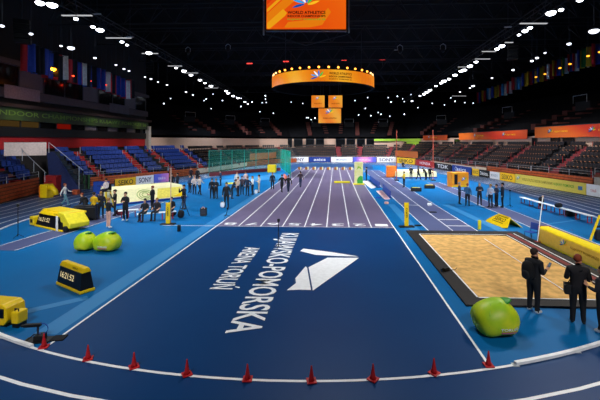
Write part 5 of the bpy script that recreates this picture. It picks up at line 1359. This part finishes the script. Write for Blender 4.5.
# left side
PP('person in white top walking on track by yellow padded block', 65, 206.5, -70, 'd0ccc8', '5c8490', legs='walk', arms=('swing', 'back'), hair='red')
PP('person in black leaning over beside the long draped display', 86, 219.5, 75, '15161b', '20283a', lean=.5, arms=('front', 'front'), hair='red')
PP('person with yellow bib seen from behind by draped display', 94, 220, -10, 'd8ac14', '181c28', arms=('front', 'front'), hair='brown')
PP('dark clothed person right of the one in yellow bib', 101, 219, 30, '1c1e26', '14161c', arms=('camera', 'down'), hair='blond')
PP('athlete in black top with bare legs and white shoes', 108.5, 228, -30, '101116', 'd09c88', arms=('front', 'camera'), short=True, hair='blond', shoes='ece8e4', h=1.72, skin='d8a490')
PP('man in dark tracksuit with white shoes facing the camera', 125.5, 221, 172, '14161c', '12141a', arms=('cross', 'cross'), hair='brown', shoes='e0dcd8', h=1.8)
PP('dark clothed person with yellow detail behind the athlete', 115, 216, 120, '2a2820', '161820', arms=('camera', 'down'), hair='brown')
person('seated judge in white shirt on the high chair', g(106, 207)+Vector((0, .02, .78)), 165, 'e4d4d0', '1c2030', legs='sit', seat=.46, arms=('lap', 'front'), hair='black', h=1.7)
for px, py, col, lab, hr in ((145, 213.9, '16181e', 'dark clothed person seated at the left of the near bench', 'brown'), (157, 212.9, '241c22', 'dark clothed person seated mid bench left of yellow marker', 'blond'), (171.5, 211.7, '12131a', 'dark clothed person seated on the bench right of yellow marker', 'cap')):
    q = at(px, py-.3, .46); person(lab, Vector((q.x, q.y, .004)), 175, col, '14161e', legs='sit', seat=.46, arms=('lap', 'lap'), hair=hr, h=1.72, bare_arms=True)
PP('dark clothed person standing behind the near bench', 152.5, 210.2, 90, '1c1a20', '16161c', hair='red', bare_arms=True, arms=('front', 'down'))
PP('photographer in black behind a tripod right of the landing mat', 184, 209.5, 150, '14151b', '2c3c54', arms=('camera', 'camera'), hair='brown', h=1.8)
t = thing('camera_tripod', 'black tripod with camera in front of photographer', 'tripod', g(183, 216.5)+Z4, .2)
for k in range(3):
    a_ = 2*PI*k/3+.5; mb = MB(); mb.tube([(0, 0, 1.15), (.42*math.cos(a_), .42*math.sin(a_), 0.01)], .022, 6); mb.build('leg', M_black, t)
mb = MB(); mb.box((0, 0, 1.28), (.2, .34, .2)); mb.tube([(0, -.17, 1.28), (0, -.36, 1.28)], .07, 10); mb.build('camera', M_black, t, bevel=.02); mb = MB(); mb.tube([(0, .1, 1.2), (.1, .5, 1.05)], .014, 6); mb.build('pan_handle', M_steel, t)
bag(181, 217.8, .004, .4, .35, .5, 'small black bag on floor by the tripod')
for px, py, face, tp, pt, hr, lab, kw in (
    (172, 191, 200, '1c2028', '14161c', 'brown', 'dark clothed person just behind the yellow end of landing mat', {}),
    (177.5, 190, 90, '2c3038', '181a20', 'black', 'grey clothed person behind landing mat near the pink board', {}),
    (190, 193, 160, '2c4c74', '1c2230', 'brown', 'person in blue top right of the landing mat', {}),
    (194.5, 194.5, 200, 'd4c4bc', '2c3038', 'blond', 'person in pale top right of the landing mat, left one', dict(arms=('hips', 'front'))),
    (199.5, 195, -120, 'dccdc0', '20242e', 'brown', 'person in pale top right of the landing mat, right one', dict(legs='walk', arms=('swing', 'back'))),
    (191, 182, 180, '281c24', '16161c', 'red', 'dark clothed person far behind the landing mat, left one', {}),
    (197.5, 182.5, 180, '1c1e24', '14161c', 'black', 'dark clothed person far behind the landing mat, right one', {}),
    (212, 198.8, 190, '1a1c22', '12141a', 'brown', 'left one of two dark clothed people near the net', {}),
    (216, 199, 165, '1c1e24', '14161c', 'blond', 'right one of two dark clothed people near the net', dict(arms=('front', 'front'))),
    (220.6, 186, 120, '1c2c4c', '161c2c', 'black', 'person in navy before the left part of the net', {}),
    (226.5, 208, 185, '16181f', '121419', 'brown', 'tall person in black with white bag near the sprint line', dict(h=1.9)),
    (238, 196.5, 140, 'd0b8a4', '2a2830', 'brown', 'person in beige top, leftmost of the group by the table', dict(arms=('front', 'down'))),
    (242, 195, -150, '4c3c44', '20222c', 'black', 'person in brown top in the group by the table', {}),
    (247.5, 196, 170, '18243c', '141a28', 'brown', 'person in navy jacket in centre of group by the table', dict(arms=('hips', 'hips'))),
    (252.5, 195, 120, 'e0dcd8', '1c1e26', 'blond', 'person in white top in the group by the table', dict(arms=('front', 'front'))),
    (259, 193, 100, 'd8bca0', 'b8a088', 'black', 'person in beige outfit, rightmost of group by the table', dict(arms=('front', 'down'))),
    (237, 188.5, 180, 'd8d4d4', '2c3444', 'red', 'person in white behind the group, left one', {}),
    (245.8, 188, 180, 'd4b4b0', '2c3444', 'brown', 'person in pale pink behind the group, right one', {}),
    (232, 199, -80, '1c2434', '14161e', 'brown', 'dark clothed person stooping left of the table', dict(lean=.45, arms=('front', 'front'))),
    (272.5, 189.5, 180, '161c2c', '12161f', 'black', 'person in navy standing alone before the cage opening', {}),
    (282, 192.6, 30, '181a22', '14161d', 'brown', 'left one of two walkers on the sprint line', dict(legs='walk', arms=('swing', 'back'))),
    (288.4, 193.3, 20, '14161c', '1c2844', 'black', 'right one of two walkers on the sprint line', dict(legs='walk', arms=('swing', 'back'), shoes='dcd8d4')),
    (300.5, 187.5, 15, '3c2c34', '1c2c4c', 'brown', 'walker in dark red top in the left sprint lanes', dict(legs='walk', arms=('swing', 'back')))):
    PP(lab, px, py, face, tp, pt, hair=hr, **kw)
bag(222.5, 207.5, .25, .3, .2, .42, 'white bag held by tall person near the sprint line', 'carrier_bag', M_wht)
bag(256, 193.8, .2, .28, .2, .4, 'white bag held low between two people of the group', 'carrier_bag', M_wht)
# ------------------------------------------------------------------ light of the hall: floodlight rows, infield spots, added wash and fill spots
w = bpy.data.worlds.new('hall_dark'); S.world = w; w.use_nodes = True
w.node_tree.nodes['Background'].inputs[0].default_value = (.010, .012, .018, 1); w.node_tree.nodes['Background'].inputs[1].default_value = 1
def spot(x, y, z, tx, ty, tz, power, ang, col, blend=.9, rad=1.1):
    l = bpy.data.lights.new('flood_and_fill_spot', 'SPOT'); l.energy = power; l.spot_size = R(ang); l.spot_blend = blend; l.color = col; l.shadow_soft_size = rad
    o = bpy.data.objects.new('flood_and_fill_spot', l); COL.objects.link(o); o.location = (x, y, z)
    o.rotation_euler = (Vector((tx, ty, tz))-Vector((x, y, z))).to_track_quat('-Z', 'Y').to_euler()
COOL = (.93, .97, 1.0)
for y, e in ((30, 9000), (44, 15000), (58, 17000), (72, 17000), (86, 14000)):
    spot(-22.5, y, 15.3, -8, y+3, 0, e, 96, COOL)
    spot(18.6, y, 15.3, 7, y+3, 0, e, 96, COOL)
# lights washing the seats
for y in (42, 56, 72):
    spot(18.6, y, 15.3, 25.5, y+3, 2, 5200, 70, (1, .95, .91))
    spot(-22.5, y, 15.3, -27, y+2, 2, 2600, 60, (.9, .94, 1))
for x in (-10, 4, 14): spot(x, 84, 15.5, x, 95, 2, 3800, 80, (1, .94, .88))
for x in (-26, -13, 0, 13, 26): spot(x, -3, 14.5, x*1.05, 33, 0, 12000, 40, COOL, .8)  # unseen fill spots added behind the camera to light camera-facing sides
for x in (-7, 7): spot(x, -5, 14.5, x*1.3, 11, 0, 5600, 62, (1, .97, .92), 1, 1.5)  # unseen fill added to brighten the things nearest the camera
for y in (34, 48, 60): spot(-20, y, 13, -32, y+3, 3.6, 3000, 44, (1, .95, .92), .9)  # extra wash spots added to brighten the left wall and its red band
spot(0, 20, 15.5, -1, 16, 0, 2800, 110, COOL)  # overhead spots aimed at the near infield
spot(14, 22, 15.5, 9, 16, 0, 4200, 80, (1, .95, .86))
spot(-16, 22, 15.5, -13, 19, 0, 3600, 80, COOL)

cam = bpy.data.cameras.new('camera'); co = bpy.data.objects.new('camera', cam); COL.objects.link(co); S.camera = co
cam.sensor_width = 36; cam.sensor_fit = 'HORIZONTAL'; cam.lens = 36*FOC/600; cam.shift_x = -18/600; cam.shift_y = -58/600
cam.clip_start = .1; cam.clip_end = 400
co.location = (0, 0, CAMH); co.rotation_euler = (PI/2, 0, YAW)
S.view_settings.view_transform = 'Standard'; S.view_settings.look = 'None'; S.view_settings.gamma = 1; S.view_settings.exposure = .62
S.view_settings.use_curve_mapping = False
